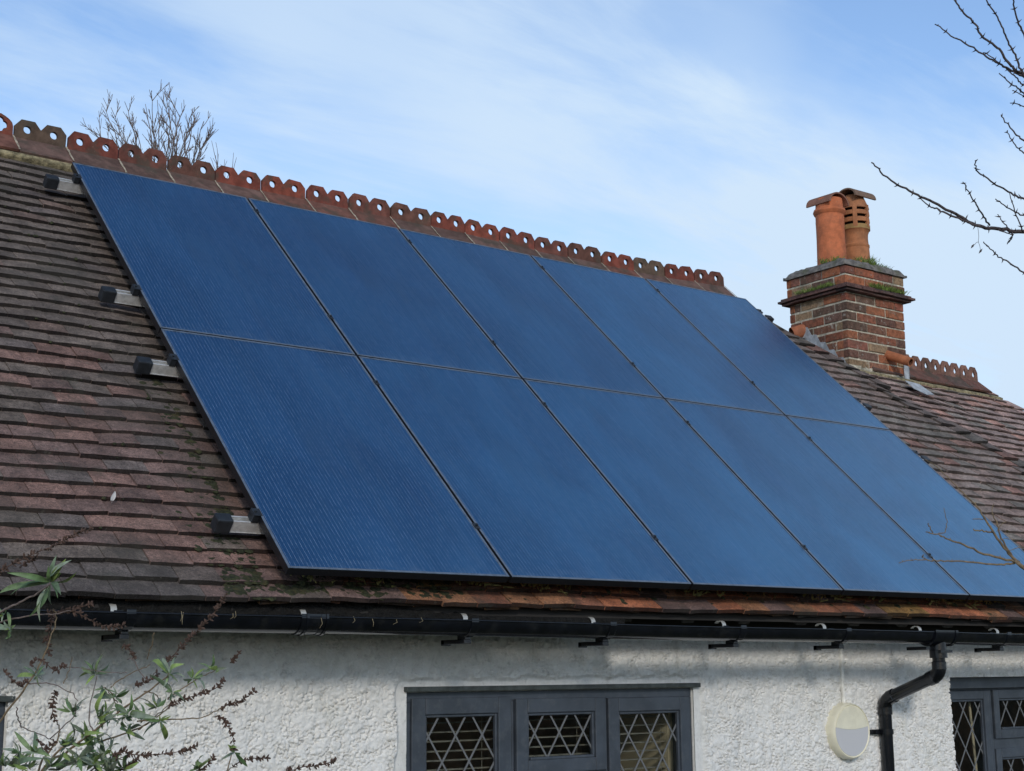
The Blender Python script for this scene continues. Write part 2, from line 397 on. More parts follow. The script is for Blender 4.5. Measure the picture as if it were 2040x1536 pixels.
def vnoise(x, z, sc, seed):
    r = np.random.default_rng(seed); N = 256; T = r.random((N, N)); X = x*sc; Z = z*sc
    i = np.floor(X).astype(int); j = np.floor(Z).astype(int); u = X-i; v = Z-j; u = u*u*(3-2*u); v = v*v*(3-2*v)
    g_ = lambda a, b: T[(i+a) % N, (j+b) % N]
    return (g_(0, 0)*(1-u)+g_(1, 0)*u)*(1-v)+(g_(0, 1)*(1-u)+g_(1, 1)*u)*v
def relief(x, z):
    wx = x+.012*(vnoise(x, z, 60, 1)-.5)+.02*(vnoise(x, z, 24, 2)-.5); wz = z+.012*(vnoise(x, z, 60, 3)-.5)+.02*(vnoise(x, z, 24, 4)-.5)
    d1, d2, hv = cellnoise(wx, wz*1.15, 56, 5)
    cr = np.clip((d2-d1-.02)*4.2, 0, 1); brk = np.clip((vnoise(x, z, 33, 12)-.32)*3, 0, 1); peb = 1-(1-cr*cr*(3-2*cr))*brk+.5*(hv-.5)+.18*(1-d1)
    e1, e2, hv2 = cellnoise(wx+7, wz+3, 105, 6)
    peb2 = np.clip((e2-e1)*3.2, 0, 1)*(.5+.5*hv2)
    lo = vnoise(x, z, 9, 7); lo2 = vnoise(x, z, 2.5, 8)
    amp = .35+.9*lo
    h = .0165*peb*(.6+.55*lo)+.0050*peb2+.006*(lo-.5)+.008*(lo2-.5)
    sm = np.ones_like(x)                       # smoother trowelled margin round the openings
    for x0, x1, z0, z1 in WIN[:1]:
        dd = np.hypot(np.maximum(np.maximum(x0-x, x-x1), 0), np.maximum(np.maximum(z0-z, z-z1), 0)); ed = .045+.02*(vnoise(x, z, 14, 9)-.5)
        sm = np.minimum(sm, np.clip((dd-ed)/.02, .12, 1))
    return h*sm
def wall_grid(x0, x1, z0, z1, step):
    nx = int((x1-x0)/step)+1; nz = int((z1-z0)/step)+1
    xs = np.linspace(x0, x1, nx); zs = np.linspace(z0, z1, nz); X, Z = np.meshgrid(xs, zs)
    H = relief(X, Z); V = np.stack([X, WY-H, Z], -1).reshape(-1, 3)
    idx = np.arange(nx*nz).reshape(nz, nx); a = idx[:-1, :-1]; b = idx[:-1, 1:]; c = idx[1:, 1:]; d = idx[1:, :-1]
    F = np.stack([a, b, c, d], -1).reshape(-1, 4)
    cx = (X[:-1, :-1]+X[1:, 1:]).ravel()/2; cz = (Z[:-1, :-1]+Z[1:, 1:]).ravel()/2
    keep = np.ones(len(F), bool)
    for a0, a1, b0, b1 in WIN: keep &= ~((cx > a0) & (cx < a1) & (cz > b0) & (cz < b1))
    return V, F[keep]
V, F = wall_grid(-1.6, 5.4, -1.32, .02, .0043)
me = bpy.data.meshes.new('wall'); me.vertices.add(len(V)); me.vertices.foreach_set('co', V.astype(np.float32).ravel())
me.loops.add(F.size); me.loops.foreach_set('vertex_index', F.ravel().astype(np.int32)); me.polygons.add(len(F))
me.polygons.foreach_set('loop_start', (np.arange(len(F))*4).astype(np.int32)); me.polygons.foreach_set('loop_total', np.full(len(F), 4, np.int32))
me.update(calc_edges=True); me.polygons.foreach_set('use_smooth', [True]*len(F)); me.materials.append(M_RENDER)
wall = bpy.data.objects.new('wall', me); COL.objects.link(wall); wall.parent = cottage; wall.matrix_parent_inverse = Matrix.Translation(-world_loc(cottage))
m = MB()                                                   # body of the wall behind the relief, reveals, ends
def wallbox(x0, x1, z0, z1, yf=WY+.012): m.box((x0, yf, z0), (x1, .74, z1))
xs = [-2.8, -2.35, -.885, .842, 2.552, 4.60, 6.55, 8.4]
for i in range(7):
    x0, x1 = xs[i], xs[i+1]
    w = [q for q in WIN if abs(q[0]-x0) < 1e-6]
    if w:
        wallbox(x0, x1, GZ, w[0][2]); wallbox(x0, x1, w[0][3], .19)
    else: wallbox(x0, x1, GZ, .19)
m.box((-2.8, .74, GZ), (-2.6, 5.2, .30)); m.box((8.2, .74, GZ), (8.4, 5.2, .30)); m.box((-2.8, 5.2, GZ), (8.4, 5.4, .30))
part(m, 'wall_core', M_RENDER)

# ---- roofs
GREY, GREY2, BLUE, PURP, PINK, ORNG, DARK = (.138, .117, .100), (.124, .107, .093), (.134, .116, .110), (.172, .110, .098), (.215, .125, .103), (.40, .150, .078), (.07, .062, .058)
def pick(x, s):
    r = random.random(); big = math.sin(x*1.7+s*2.3)+math.sin(x*.9-s*3.1+1)
    if s < .2 and x > .25+.3*random.random():
        c = ORNG if r < .50 else (.33, .16, .085) if r < .68 else (.29, .17, .06) if r < .8 else PURP if r < .93 else DARK
        if x < 1.6 and r < .5: c = (.27, .115, .07) if r < .3 else PURP
    elif x < .6:
        if s > 1.75: c = GREY if r < .55 else GREY2 if r < .86 else BLUE if r < .95 else (.17, .12, .10)
        elif s > 1.05: c = PINK if r < (.16+.35*(x > -.75)) else GREY if r < .74 else BLUE if r < .88 else PURP
        elif s > .12: c = PINK if r < .30 else PURP if r < .74 else BLUE if r < .88 else GREY
        else: c = (.085, .08, .078) if x < -.35 else PURP if r < .5 else (.10, .085, .075)
        if s > 1.0 and big < -.5 and c == PINK: c = GREY
    else:
        c = (.225, .182, .165) if r < .5 else (.245, .185, .165) if r < .72 else (.19, .17, .152) if r < .94 else (.31, .18, .15)
    k = random.uniform(.84, 1.16)*1.27
    if s < .2 and x > .5: k *= .85
    elif x < .6: c = tuple(v*.72+.28*w for v, w in zip(c, (.155, .116, .102)))
    return (c[0]*k*1.04, c[1]*k, c[2]*k*.96)
def hipx(s): return 5.62+(3.37-s)*.734
def sag(x, s): return -.012*math.sin(math.pi*min(max((x+.3)/5.8, 0), 1))*math.sin(math.pi*min(max(s/3.8, 0), 1)) + .004*math.sin(x*2.1+s*1.3)+.003*math.sin(x*5.3-s*4.1)
def tile(mb, fr, x, s, w, col, ln=.20, th=.0195, wob=1.0, dark=True):
    """one plain tile: tail at s, head up the slope; slight camber, twist and lift"""
    tw = random.gauss(0, .007)*wob; lift = abs(random.gauss(0, .0016))*wob; ds = random.gauss(0, .0028)*wob; roll_ = random.gauss(0, .0022)*wob
    if random.random() < .025: lift += .006; tw *= 2.5; ds -= random.uniform(0, .014)
    vs = []; us = (-.5, -.18, .18, .5)
    e = [random.gauss(0, .0012) for _ in us]
    for top in (0, 1):
        for v, hh in ((0, 0.0), (ln, -.034*ln/.2)):
            for k, u in enumerate(us):
                cam_ = .0022*(1-4*u*u)
                vs.append(fr(x+u*w-tw*v, s+ds+v+tw*u*w+(e[k] if v == 0 else 0)-(0 if top else .003*(v == 0)), hh+lift*(1-v/ln)+roll_*2*u+cam_-(0 if top else th)))
    fs = []
    for k in range(3): fs += [(8+k, 8+k+1, 12+k+1, 12+k), (4+k, 4+k+1, k+1, k)]
    fs += [(0, 8, 12, 4), (3, 7, 15, 11)]
    mb.add(vs, fs, col)
    b = len(mb.v)-16; e_ = random.uniform(.08, .22)                       # tails: tile colour darkened
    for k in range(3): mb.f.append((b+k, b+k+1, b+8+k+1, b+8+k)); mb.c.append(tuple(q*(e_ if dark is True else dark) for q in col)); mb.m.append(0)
m = MB(); GA, TW = .0965, .1765
def fr_main(x, s, h): return RP(x, s, h+sag(x, s))
nrow = 40
for r in range(nrow):
    s = -.022+r*GA; off = (.5 if r % 2 else 0)*TW+random.uniform(-.012, .012)
    ln = .20 if s+.2 < 3.84 else max(3.85-s, .03)
    x = -2.15+off
    lim = hipx(s)+(.02 if s < 3.37 else -.02)
    while x < lim:
        last = x+TW > lim
        # modules shelter this part entirely: keep only the outer tiles of it
        if not (.35 < x < 4.85 and .34 < s < 3.25):
            c = pick(x, s)
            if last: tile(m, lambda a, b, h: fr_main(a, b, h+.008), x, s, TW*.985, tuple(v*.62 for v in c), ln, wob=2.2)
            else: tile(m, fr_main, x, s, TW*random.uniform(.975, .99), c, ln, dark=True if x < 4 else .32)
        x += TW
x = -2.1
while x < 7.9:                                            # under-eaves course
    c = random.choice([(.36, .19, .085), (.33, .15, .08), (.25, .16, .08)]) if random.random() < .85 else DARK
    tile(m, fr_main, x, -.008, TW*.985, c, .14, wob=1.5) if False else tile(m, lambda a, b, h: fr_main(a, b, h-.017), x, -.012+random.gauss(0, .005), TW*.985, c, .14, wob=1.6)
    x += TW
roof = part(m, 'roof', M_TILE)
m = MB()                                                  # boarding under the tiles, back slope and hip end
RIDGE_S = 3.88
apex = RP(0, RIDGE_S)
def quad(mb, pts, th=.02):
    n = np.cross(np.array(pts[1])-np.array(pts[0]), np.array(pts[2])-np.array(pts[0])); n = n/np.linalg.norm(n)*th
    k = len(pts); vs = [tuple(p) for p in pts]+[tuple(np.array(p)-n) for p in pts]
    mb.add(vs, [tuple(range(k)), tuple(range(2*k-1, k-1, -1))]+[(i, k+i, k+(i+1) % k, (i+1) % k) for i in range(k)])
quad(m, [RP(-2.2, .05, -.05), RP(hipx(.05), .05, -.05), RP(hipx(3.37), 3.37, -.05), RP(5.32, 3.84, -.05), RP(-2.2, 3.84, -.05)])
bz = apex[2]-.05; by = apex[1]
quad(m, [(-2.2, by, bz), (5.36, by, bz), (8.0, 2*by-.1, -.05), (-2.2, 2*by-.1, -.05)])
part(m, 'roof_deck', M_DECK)
m = MB()
quad(m, [tuple(RP(5.36, 3.80, -.03)), tuple(RP(hipx(0), 0, -.06)), (8.1, 5.7, -.05), (5.40, by+.02, bz-.03)])
part(m, 'hip_slope', M_TILE)

# right wing, turned a little in plan
A2 = math.radians(2.6); H2 = np.array([math.cos(A2), math.sin(A2), 0])
P0 = RP(6.324, 2.39); L2 = RP(6.823, 1.728)-P0
N2 = np.cross(H2, L2); N2 = N2/np.linalg.norm(N2); N2 = N2 if N2[2] > 0 else -N2
S2 = np.cross(N2, H2)
def fr2(u, v, h): return P0+u*H2+v*S2+(h-.022+.003*math.sin(u*4+v*3))*N2
Lu, Lv = L2@H2, L2@S2
m = MB(); V_RIDGE = .70
for r in range(-16, 8):
    v = r*GA+.005
    u = Lu/Lv*v-.19-(.09 if r % 2 else 0)
    if v > .30: u = max(u, -.45)
    hip = 1.86+(V_RIDGE-.28-v)*.78
    while u < hip:
        r_ = random.random(); k = random.uniform(.85, 1.2)
        c = (.285, .200, .180) if r_ < .4 else (.25, .190, .175) if r_ < .75 else (.22, .195, .175) if r_ < .94 else (.34, .20, .165)
        ln = min(.2, max(.05, V_RIDGE-v-.01))
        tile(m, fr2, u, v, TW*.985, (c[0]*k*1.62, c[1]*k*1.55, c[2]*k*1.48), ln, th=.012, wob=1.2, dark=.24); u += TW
part(m, 'wing_roof', M_TILE)
m = MB(); quad(m, [fr2(-.6, -.2, -.06), fr2(1.1, -1.6, -.06), fr2(3.3, -1.6, -.06), fr2(1.62, V_RIDGE-.2, -.06), fr2(1.45, V_RIDGE, -.06), fr2(-.6, V_RIDGE, -.06)])
e0 = fr2(-.6, V_RIDGE, -.06); e1 = fr2(1.35, V_RIDGE, -.06)
quad(m, [e0, e1, e1+np.array([1.6, 1.8, -1.6]), e0+np.array([0, 1.8, -1.6])])
part(m, 'wing_roof_deck', M_DECK)

# rafter feet and plate
m0 = MB()
for i in range(20):
    x = -1.75+i*.405+random.uniform(-.02, .02)
    m = MB(); d = SLP
    a = RP(x, .07, -.115); b = RP(x, .72, -.115); m.bar(a, b, .075, .10, up=NRM)
    part(m, 'rafter', M_RAFTER)
m = MB(); m.box((-2.2, .435, -.185), (8.0, .475, .19)); part(m, 'wall_plate', M_DECK)
m = MB(); m.box((-2.2, .135, -.160), (7.9, .155, -.075)); part(m, 'tilting_fillet', M_DECK)
m = MB(); n = 120; vs = []  # added dark strip behind the gutter, keeps sun off the wall
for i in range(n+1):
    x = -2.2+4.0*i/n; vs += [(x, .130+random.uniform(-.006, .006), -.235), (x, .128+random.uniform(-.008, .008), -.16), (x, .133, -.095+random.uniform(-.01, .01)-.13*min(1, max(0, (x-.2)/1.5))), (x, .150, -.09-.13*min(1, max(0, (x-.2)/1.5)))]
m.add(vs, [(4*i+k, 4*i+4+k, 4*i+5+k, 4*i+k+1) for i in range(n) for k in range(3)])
part(m, 'eaves_sun_block', mat('eaves_sun_block', (.006, .0055, .005), .95, fn=speckled(.8, 40, 90, 1.0, .02)))

# ridge tiles of the main roof: pierced crest and two wings each
RY = 2.942; RZ = 2.540
def rsag(x): return float(np.interp(x, [-1, -.2, .9, 2.2, 3.0, 3.5, 4.6, 5.0, 5.5], [.037, .035, .024, .021, .010, -.004, -.006, .006, .026]))
def crest_poly(w, hump_h=.120, chamf=.034, notch=.040, base=-.01):
    hw = w/4; pts = [(-w/2, base)]
    for cx in (-w/4, w/4):
        x0, x1 = cx-hw, cx+hw
        pts += [(x0+.0015, hump_h-notch), (x0+chamf, hump_h), (x1-chamf, hump_h), (x1-.0015, hump_h-notch)]
    pts.append((w/2, base)); return pts
def pierced(mb, poly, holes, fn, d0, d1, col):
    """outline with holes cut right through: triangulated with Blender's own tessellator"""
    from mathutils.geometry import tessellate_polygon
    loops = [[Vector((u, v, 0)) for u, v in poly]]+[[Vector((u, v, 0)) for u, v in h] for h in holes]
    tris = tessellate_polygon(loops); flat = [p for l in loops for p in l]; n = len(flat)
    vs = [fn(p.x, p.y, d0) for p in flat]+[fn(p.x, p.y, d1) for p in flat]
    fs = [tuple(t) for t in tris]+[tuple(n+i for i in reversed(t)) for t in tris]; b = 0
    for l in loops:
        k = len(l); fs += [(b+i, b+(i+1) % k, n+b+(i+1) % k, n+b+i) for i in range(k)]; b += k
    mb.add(vs, fs, col)
def circle(cx, cz, r, n=20): return [(cx+r*math.cos(2*math.pi*i/n), cz+r*math.sin(2*math.pi*i/n)) for i in range(n)]
def quatrefoil(cx, cz, r, n=40): return [(cx+(r*(.78+.3*abs(math.cos(2*t))))*math.cos(t), cz+(r*(.78+.3*abs(math.cos(2*t))))*math.sin(t)) for t in [2*math.pi*i/n for i in range(n)]]
def pear(cx, cz, r):
    P = []
    for i in range(26):
        t = 2*math.pi*i/26; a = r*(1+.0*t); x = r*math.cos(t); z = r*math.sin(t)
        if z > 0: x *= (1-.62*(z/r)**.8); z *= 1.75
        P.append((cx+x, cz+z))
    return P
REDS = [(.215, .060, .040), (.24, .066, .042), (.19, .056, .040), (.17, .064, .048), (.15, .068, .050)]
def ridge_tile(cx, w, yc, z0, tilt, col, wing=.185, holes='round', frame=None, name='ridge_tile', parent=roof, th=.022, hump=.120, slope=TH):
    m = MB(); ca, sa = math.cos(tilt), math.sin(tilt)
    def P(u, v, d): return frame(u, v, d) if frame else (cx+u*ca-v*sa, yc+d, z0+u*sa+v*ca)
    poly = crest_poly(w-random.uniform(.006, .013), hump+random.uniform(-.004, .003)); poly = [(u+random.gauss(0, .0012), v+random.gauss(0, .0014)) for u, v in poly]
    hz = hump*.545
    if holes == 'round': hs = [circle(-w/4, hz, .0225), circle(w/4, hz, .0225)]
    elif holes == 'quatre':
        hs = [quatrefoil(-w/4, hz, .04), quatrefoil(w/4, hz, .04)]
        poly = [(-w/2+.003, -.01)]
        for cxx in (-w/4, w/4):
            hw = w/4
            for t in np.linspace(math.pi, 0, 9): 
                k = 1-.16*abs(math.sin(2*t)); poly.append((cxx+(hw-.004)*math.cos(t)*(.92+.08*k), hump-.055+.062*math.sin(t)*k))
        poly.append((w/2-.003, -.01))
    else: hs = [pear(-w/4, hz-.010, .0215), pear(w/4, hz-.010, .0215)]
    pierced(m, poly, hs, P, -th/2, th/2, col)
    cs, ss = math.cos(slope), math.sin(slope); t = .016; q = random.uniform(-.003, .003)
    for sg in (-1, 1):
        pr = [(sg*th*.30, .012), (sg*(th*.30+wing*cs), .012-wing*ss+q), (sg*(th*.30+wing*cs-t*ss), .012-wing*ss-t*cs+q), (sg*.004, -.012)]
        n = 4; vs = [P(-w/2+.002, z, d) for d, z in pr]+[P(w/2-.002, z, d) for d, z in pr]
        f = [(0, 1, 2, 3), (7, 6, 5, 4)]+[(i, n+i, n+(i+1) % n, (i+1) % n) for i in range(n)]
        k = random.uniform(.75, 1.05)
        wc = (.165*k, .10*k, .082*k) if random.random() < .75 else (.22*k, .10*k, .075*k)
        m.add(vs, f, wc)
    o_ = part(m, name, M_RIDGE, parent, bevel=.003)
    if frame is None:                                      # bedding mortar squeezed out of the joint
        m = MB(); n = 7; vs = []
        for i in range(n+1):
            t = i/n; d = -(th*.30+wing*cs*t); z = .0145-wing*ss*t
            for du in (-.0055, .0055):
                q_ = random.uniform(-.0025, .0025); vs.append(P(w/2+du+q_, z+.0015+random.uniform(0, .002), d-.001))
        m.add(vs, [(2*i, 2*i+2, 2*i+3, 2*i+1) for i in range(n)]); part(m, 'joint_mortar', M_JOINT, o_)
    return o_
bx = [-.52, -.215, .0903, .4035, .711, 1.022, 1.3325, 1.6481, 1.962, 2.2808, 2.5999, 2.8809, 3.1801, 3.49, 3.7924, 4.1055, 4.419, 4.7386, 5.0488, 5.3704]
for i in range(len(bx)-1):
    a, b = bx[i], bx[i+1]; cx = (a+b)/2
    col = REDS[i % 5] if i not in (1, 16) else (.13, .085, .06)
    k = random.uniform(.85, 1.15); col = tuple(v*k for v in col)
    ridge_tile(cx, b-a, RY+random.gauss(0, .004), RZ+rsag(cx)+random.gauss(0, .0025), (rsag(b)-rsag(a))/(b-a)+random.gauss(0, .006), col, holes='quatre' if i == 0 else 'round')
for i in range(4):                                        # beyond the frame, to the verge
    ridge_tile(-.675-.305*i, .305, RY, RZ+.036, 0, REDS[i], holes='quatre')
# end ridge cap sloping down over the hip
m = MB()
ex_ = 5.37; ez_ = RZ+.018
for sg in (-1, 1):
    vs = [(ex_, RY, ez_+.01), (ex_+.09, RY, ez_-.045), (ex_+.13, RY+sg*.05, ez_-.11), (ex_+.05, RY+sg*.13, ez_-.125), (ex_, RY+sg*.135, ez_-.115)]
    q = [tuple(np.array(v)-np.array([0, 0, .016])) for v in vs]
    m.add(vs+q, [(0, 1, 2, 3, 4), (9, 8, 7, 6, 5)]+[(i, (i+1) % 5, 5+(i+1) % 5, 5+i) for i in range(5)], (.29, .12, .085))
part(m, 'ridge_end_cap', M_RIDGE, roof)
# bedding mortar under both ridges
def bedding(f0, f1, up, out, name, parent, n=90, hgt=.042):
    m = MB(); vs = []
    for i in range(n+1):
        p = np.array(f0)+(np.array(f1)-np.array(f0))*i/n; j = random.uniform(-.004, .004); j2 = random.uniform(-.005, .006)
        vs += [tuple(p+up*(hgt+j)+out*.0), tuple(p+up*(hgt*.5)+out*(.006+j)), tuple(p+up*(j2-.006)+out*.012), tuple(p-up*.02-out*.02), tuple(p+up*hgt-out*.03)]
    fs = [(5*i+k, 5*i+(k+1) % 5, 5*i+5+(k+1) % 5, 5*i+5+k) for i in range(n) for k in range(5)]
    m.add(vs, fs); return part(m, name, M_BED, parent, smooth=True)
m = MB(); vs = []; n = 260                              # mortar face between the tiles and the ridge wings
for i in range(n+1):
    x = -2.1+7.38*i/n; j = [random.uniform(-.004, .004) for _ in range(4)]; z_ = rsag(x)
    hb = (-RY*math.sin(TH)+(RZ+z_)*math.cos(TH)+.13)
    vs += [tuple(RP(x, 3.700+j[0], -.03)), tuple(RP(x, 3.697+j[1], hb*.35)), tuple(RP(x, 3.702+j[2], hb-.006)), tuple(RP(x, 3.722, hb+.001)), tuple(RP(x, 3.80, -.01))]
m.add(vs, [(5*i+k, 5*i+5+k, 5*i+6+k, 5*i+k+1) for i in range(n) for k in range(4)])
part(m, 'ridge_bedding', M_BED, roof, smooth=True)
# wing ridge
w2 = .268
rz0 = fr2(0, V_RIDGE, 0)
wing_roof = bpy.data.objects['wing_roof']
for i in range(-2, 4):
    u0 = .52+i*w2+.134 - .0
    def F(u, v, d, u0=u0): return tuple(fr2(u0+u, V_RIDGE, .0)+np.array([0, 0, v+.028])+np.array([-math.sin(A2), math.cos(A2), 0])*d)
    if u0+w2/2 > 1.66: continue
    k = random.uniform(.85, 1.1)
    ridge_tile(0, w2, 0, 0, 0, (.22*k, .115*k, .085*k), wing=.175, holes='pear', frame=F, parent=wing_roof, th=.012, hump=.125, slope=math.acos(N2[2]))
bedding(fr2(-.3, V_RIDGE-.185, .002), fr2(1.72, V_RIDGE-.185, .002), S2, N2, 'ridge_bedding', wing_roof, n=40, hgt=.045)

# ------------------------------------------------------------------ chimney
CX0, CX1, CY0, CY1 = 6.03, 6.72, 2.278, 2.858
chim = part_empty('chimney', (6.375, 2.568, 1.3), cottage)
chim['label'] = 'weathered brick chimney with two clay pots and mossy cap'
BR = [(.25, .085, .055), (.27, .10, .06), (.21, .085, .06), (.17, .085, .062), (.24, .115, .075), (.15, .085, .065), (.33, .125, .065)]
def brickwork(mb, mm, x0, x1, y0, y1, z0, ncourse, cz=.0755, bl=.232):
    mm.box((x0+.004, y0+.004, z0-.01), (x1-.004, y1-.004, z0+ncourse*cz))
    for c in range(ncourse):
        za = z0+c*cz+.0065; zb = z0+(c+1)*cz-.0065
        for face in range(4):
            Lf = (x1-x0) if face % 2 == 0 else (y1-y0)
            edges = [0.0]; 
            st = bl if (c+face) % 2 == 0 else bl/2
            t = st
            while t < Lf-.07: edges.append(t); t += bl
            edges.append(Lf)
            for e0_, e1_ in zip(edges[:-1], edges[1:]):
                if face in (1, 3) and (e0_ == 0 or e1_ == Lf):      # corners belong to the x faces
                    pass
                j = random.uniform(-.0005, .006); g0, g1 = e0_+(.005 if e0_ > 0 else 0), e1_-(.005 if e1_ < Lf else 0)
                dpt = .05
                if face == 0: lo, hi = (x0+g0, y0-j, za), (x0+g1, y0+dpt, zb)
                elif face == 2: lo, hi = (x0+g0, y1-dpt, za), (x0+g1, y1+j, zb)
                elif face == 3: lo, hi = (x0-j+.0015, y0+max(g0, .051), za), (x0+dpt, y0+min(g1, Lf-.051), zb)
                else: lo, hi = (x1-dpt, y0+max(g0, .051), za), (x1+j-.0015, y0+min(g1, Lf-.051), zb)
                if hi[0]-lo[0] < .01 or hi[1]-lo[1] < .01: continue
                col = random.choice(BR)
                if c < 5 and random.random() < .5: col = random.choice([(.36, .13, .065), (.30, .10, .055)])
                if c > 7 and random.random() < .5: col = (.14, .085, .062)
                k = random.uniform(.8, 1.2)
                if random.random() < .12: col = (.30, .20, .12)
                jj = lambda: random.uniform(-.0022, .0022)
                M_ = Matrix.Translation(((lo[0]+hi[0])/2, (lo[1]+hi[1])/2, (lo[2]+hi[2])/2))@Matrix.Rotation(random.gauss(0, .006), 4, 'Y')@Matrix.Rotation(random.gauss(0, .006), 4, 'X'); hx, hy, hz2 = [(hi[i]-lo[i])/2+jj() for i in range(3)]
                mb.box((-hx, -hy, -hz2), (hx, hy, hz2), tuple(v*k for v in col), M_)
mb, mm = MB(), MB()
brickwork(mb, mm, CX0, CX1, CY0, CY1, 1.585, 12)
part(mb, 'brick_stack', M_BRICK, chim, bevel=.004); part(mm, 'mortar', M_MORTAR, chim)
# creasing tiles
m = MB()
for lay, (pr, z) in enumerate(((.045, 2.492), (.068, 2.511), (.05, 2.530))):
    t = CX0-pr
    for side in (0, 1):
        t = CX0-pr
        while t < CX1+pr-.01:
            e = min(t+random.uniform(.15, .19), CX1+pr); y0, y1 = (CY0-pr-random.uniform(0, .008), CY0+.1) if side == 0 else (CY1-.1, CY1+pr)
            m.box((t+.002, y0, z+random.uniform(-.003, .003)), (e-.002, y1, z+.015), random.choice([(.13, .07, .06), (.16, .085, .07), (.09, .06, .055)])); t = e
        t = CY0-pr+.1
        while t < CY1+pr-.12:
            e = min(t+random.uniform(.15, .19), CY1+pr-.1); x0, x1 = (CX0-pr-random.uniform(0, .008), CX0+.1) if side == 0 else (CX1-.1, CX1+pr)
            m.box((x0, t+.002, z+random.uniform(-.003, .003)), (x1, e-.002, z+.015), random.choice([(.13, .07, .06), (.16, .085, .07), (.09, .06, .055)])); t = e
part(m, 'creasing_tiles', M_TILE, chim)
mb, mm = MB(), MB()
brickwork(mb, mm, CX0-.012, CX1+.012, CY0-.012, CY1+.012, 2.549, 2, .078)
part(mb, 'cap_bricks', M_BRICK, chim, bevel=.004); part(mm, 'mortar', M_MORTAR, chim)
m = MB()                                                   # domed flaunching
nx, ny = 26, 22; vs = []
for j in range(ny+1):
    for i in range(nx+1):
        u, v = i/nx, j/ny; e = min(u, 1-u, v, 1-v)*2
        z = 2.722+.028*min(1, e*7)**.6+.062*min(1, e*1.5)**.8+random.uniform(-.008, .008)
        vs.append((CX0-.03+(CX1-CX0+.06)*u+random.uniform(-.004, .004), CY0-.03+(CY1-CY0+.06)*v+random.uniform(-.004, .004), z))
fs = [(j*(nx+1)+i, j*(nx+1)+i+1, (j+1)*(nx+1)+i+1, (j+1)*(nx+1)+i) for j in range(ny) for i in range(nx)]
b = len(vs); ring = [i for i in range(nx+1)]+[j*(nx+1)+nx for j in range(1, ny+1)]+[ny*(nx+1)+i for i in range(nx-1, -1, -1)]+[j*(nx+1) for j in range(ny-1, 0, -1)]
vs += [(vs[i][0], vs[i][1], 2.700) for i in ring]
fs += [(ring[k], b+k, b+(k+1) % len(ring), ring[(k+1) % len(ring)]) for k in range(len(ring))]+[tuple(b+k for k in range(len(ring)))]
m.add(vs, fs); part(m, 'mortar_cap', M_FLAUNCH, chim, smooth=True)
# plain pot with half-round tile on top
m = MB(); OR = (.56, .165, .068)
p1 = (6.215, 2.555, 0)
m.lathe([(.118, 2.74), (.117, 2.80), (.113, 3.0), (.113, 3.10), (.1145, 3.15), (.1135, 3.153), (.113, 3.20), (.124, 3.213), (.131, 3.230), (.124, 3.250), (.110, 3.262), (.108, 3.30), (.106, 3.335), (.086, 3.335), (.086, 2.9)], p1, 40, OR)
part(m, 'chimney_pot', M_POT, chim, autos=35)
def half_round(c, axis, r, ln, col, tilt=0.0, th=.014):
    m = MB(); ax = Vector(axis).normalized(); up = Vector((0, 0, 1)); side = ax.cross(up).normalized(); vs = []
    n = 14; rot = Matrix.Rotation(tilt, 3, side)
    for end in (-.5, .5):
        for rr in (r, r-th):
            for i in range(n+1):
                t = math.pi*i/n; p = Vector(c)+rot@(ax*ln*end)+side*rr*math.cos(t)*1.05+up*rr*math.sin(t)*.82; vs.append(p)
    k = n+1; fs = []
    for i in range(n):
        fs += [(i, i+1, 2*k+i+1, 2*k+i), (k+i+1, k+i, 3*k+i, 3*k+i+1), (i+1, i, k+i, k+i+1), (2*k+i, 2*k+i+1, 3*k+i+1, 3*k+i)]
    fs += [(0, 2*k, 3*k, k), (n, k+n, 3*k+n, 2*k+n)]
    m.add(vs, fs, col); return part(m, 'pot_cowl', M_POT, chim, autos=40)
half_round((6.215, 2.57, 3.285), (0, 1, 0), .112, .25, (.26, .125, .085), .02)
# louvred pot
m = MB(); BUFF = (.42, .17, .075); p2 = (6.545, 2.575, 0); DK = (.20, .15, .06)
def ringed(mb, prof, col, n=40, gaps=None, a0=0, a1=2*math.pi):
    pass
m.lathe([(.112, 2.74), (.106, 2.95), (.1045, 2.985), (.109, 2.992), (.109, 3.008), (.102, 3.016), (.099, 3.06), (.101, 3.10), (.112, 3.128), (.121, 3.135)], p2, 40, BUFF)
m.lathe([(.121, 3.135), (.121, 3.172), (.104, 3.172), (.098, 3.13)], p2, 40, (.36, .22, .085))
for z0, z1 in ((3.196, 3.233), (3.257, 3.292), (3.314, 3.33)):
    m.lathe([(.1195, z0), (.121, z0+.003), (.1185, z1), (.103, z1), (.105, z0), (.1195, z0)], p2, 40, BUFF)
m.lathe([(.116, 3.326), (.106, 3.36), (.09, 3.40), (.080, 3.425), (.074, 3.435), (.066, 3.43), (.09, 3.37), (.1, 3.326), (.116, 3.326)], p2, 40, BUFF)
for k in range(6):
    a = 2*math.pi*k/6+math.radians(222); w_ = .14; vs = []
    for z in (3.150, 3.34):
        for rr in (.103, .1235):
            for aa in (a-w_, a+w_): vs.append((p2[0]+rr*math.cos(aa), p2[1]+rr*math.sin(aa), z))
    m.add(vs, [(0, 1, 3, 2), (4, 6, 7, 5), (0, 4, 5, 1), (2, 3, 7, 6), (0, 2, 6, 4), (1, 5, 7, 3)], BUFF)
m.lathe([(.085, 2.9), (.085, 3.4)], p2, 24, (.02, .015, .012))
part(m, 'louvred_pot', M_POT, chim, autos=35)
half_round((6.555, 2.56, 3.40), (1, .05, 0), .10, .27, (.20, .125, .085), 0.03)
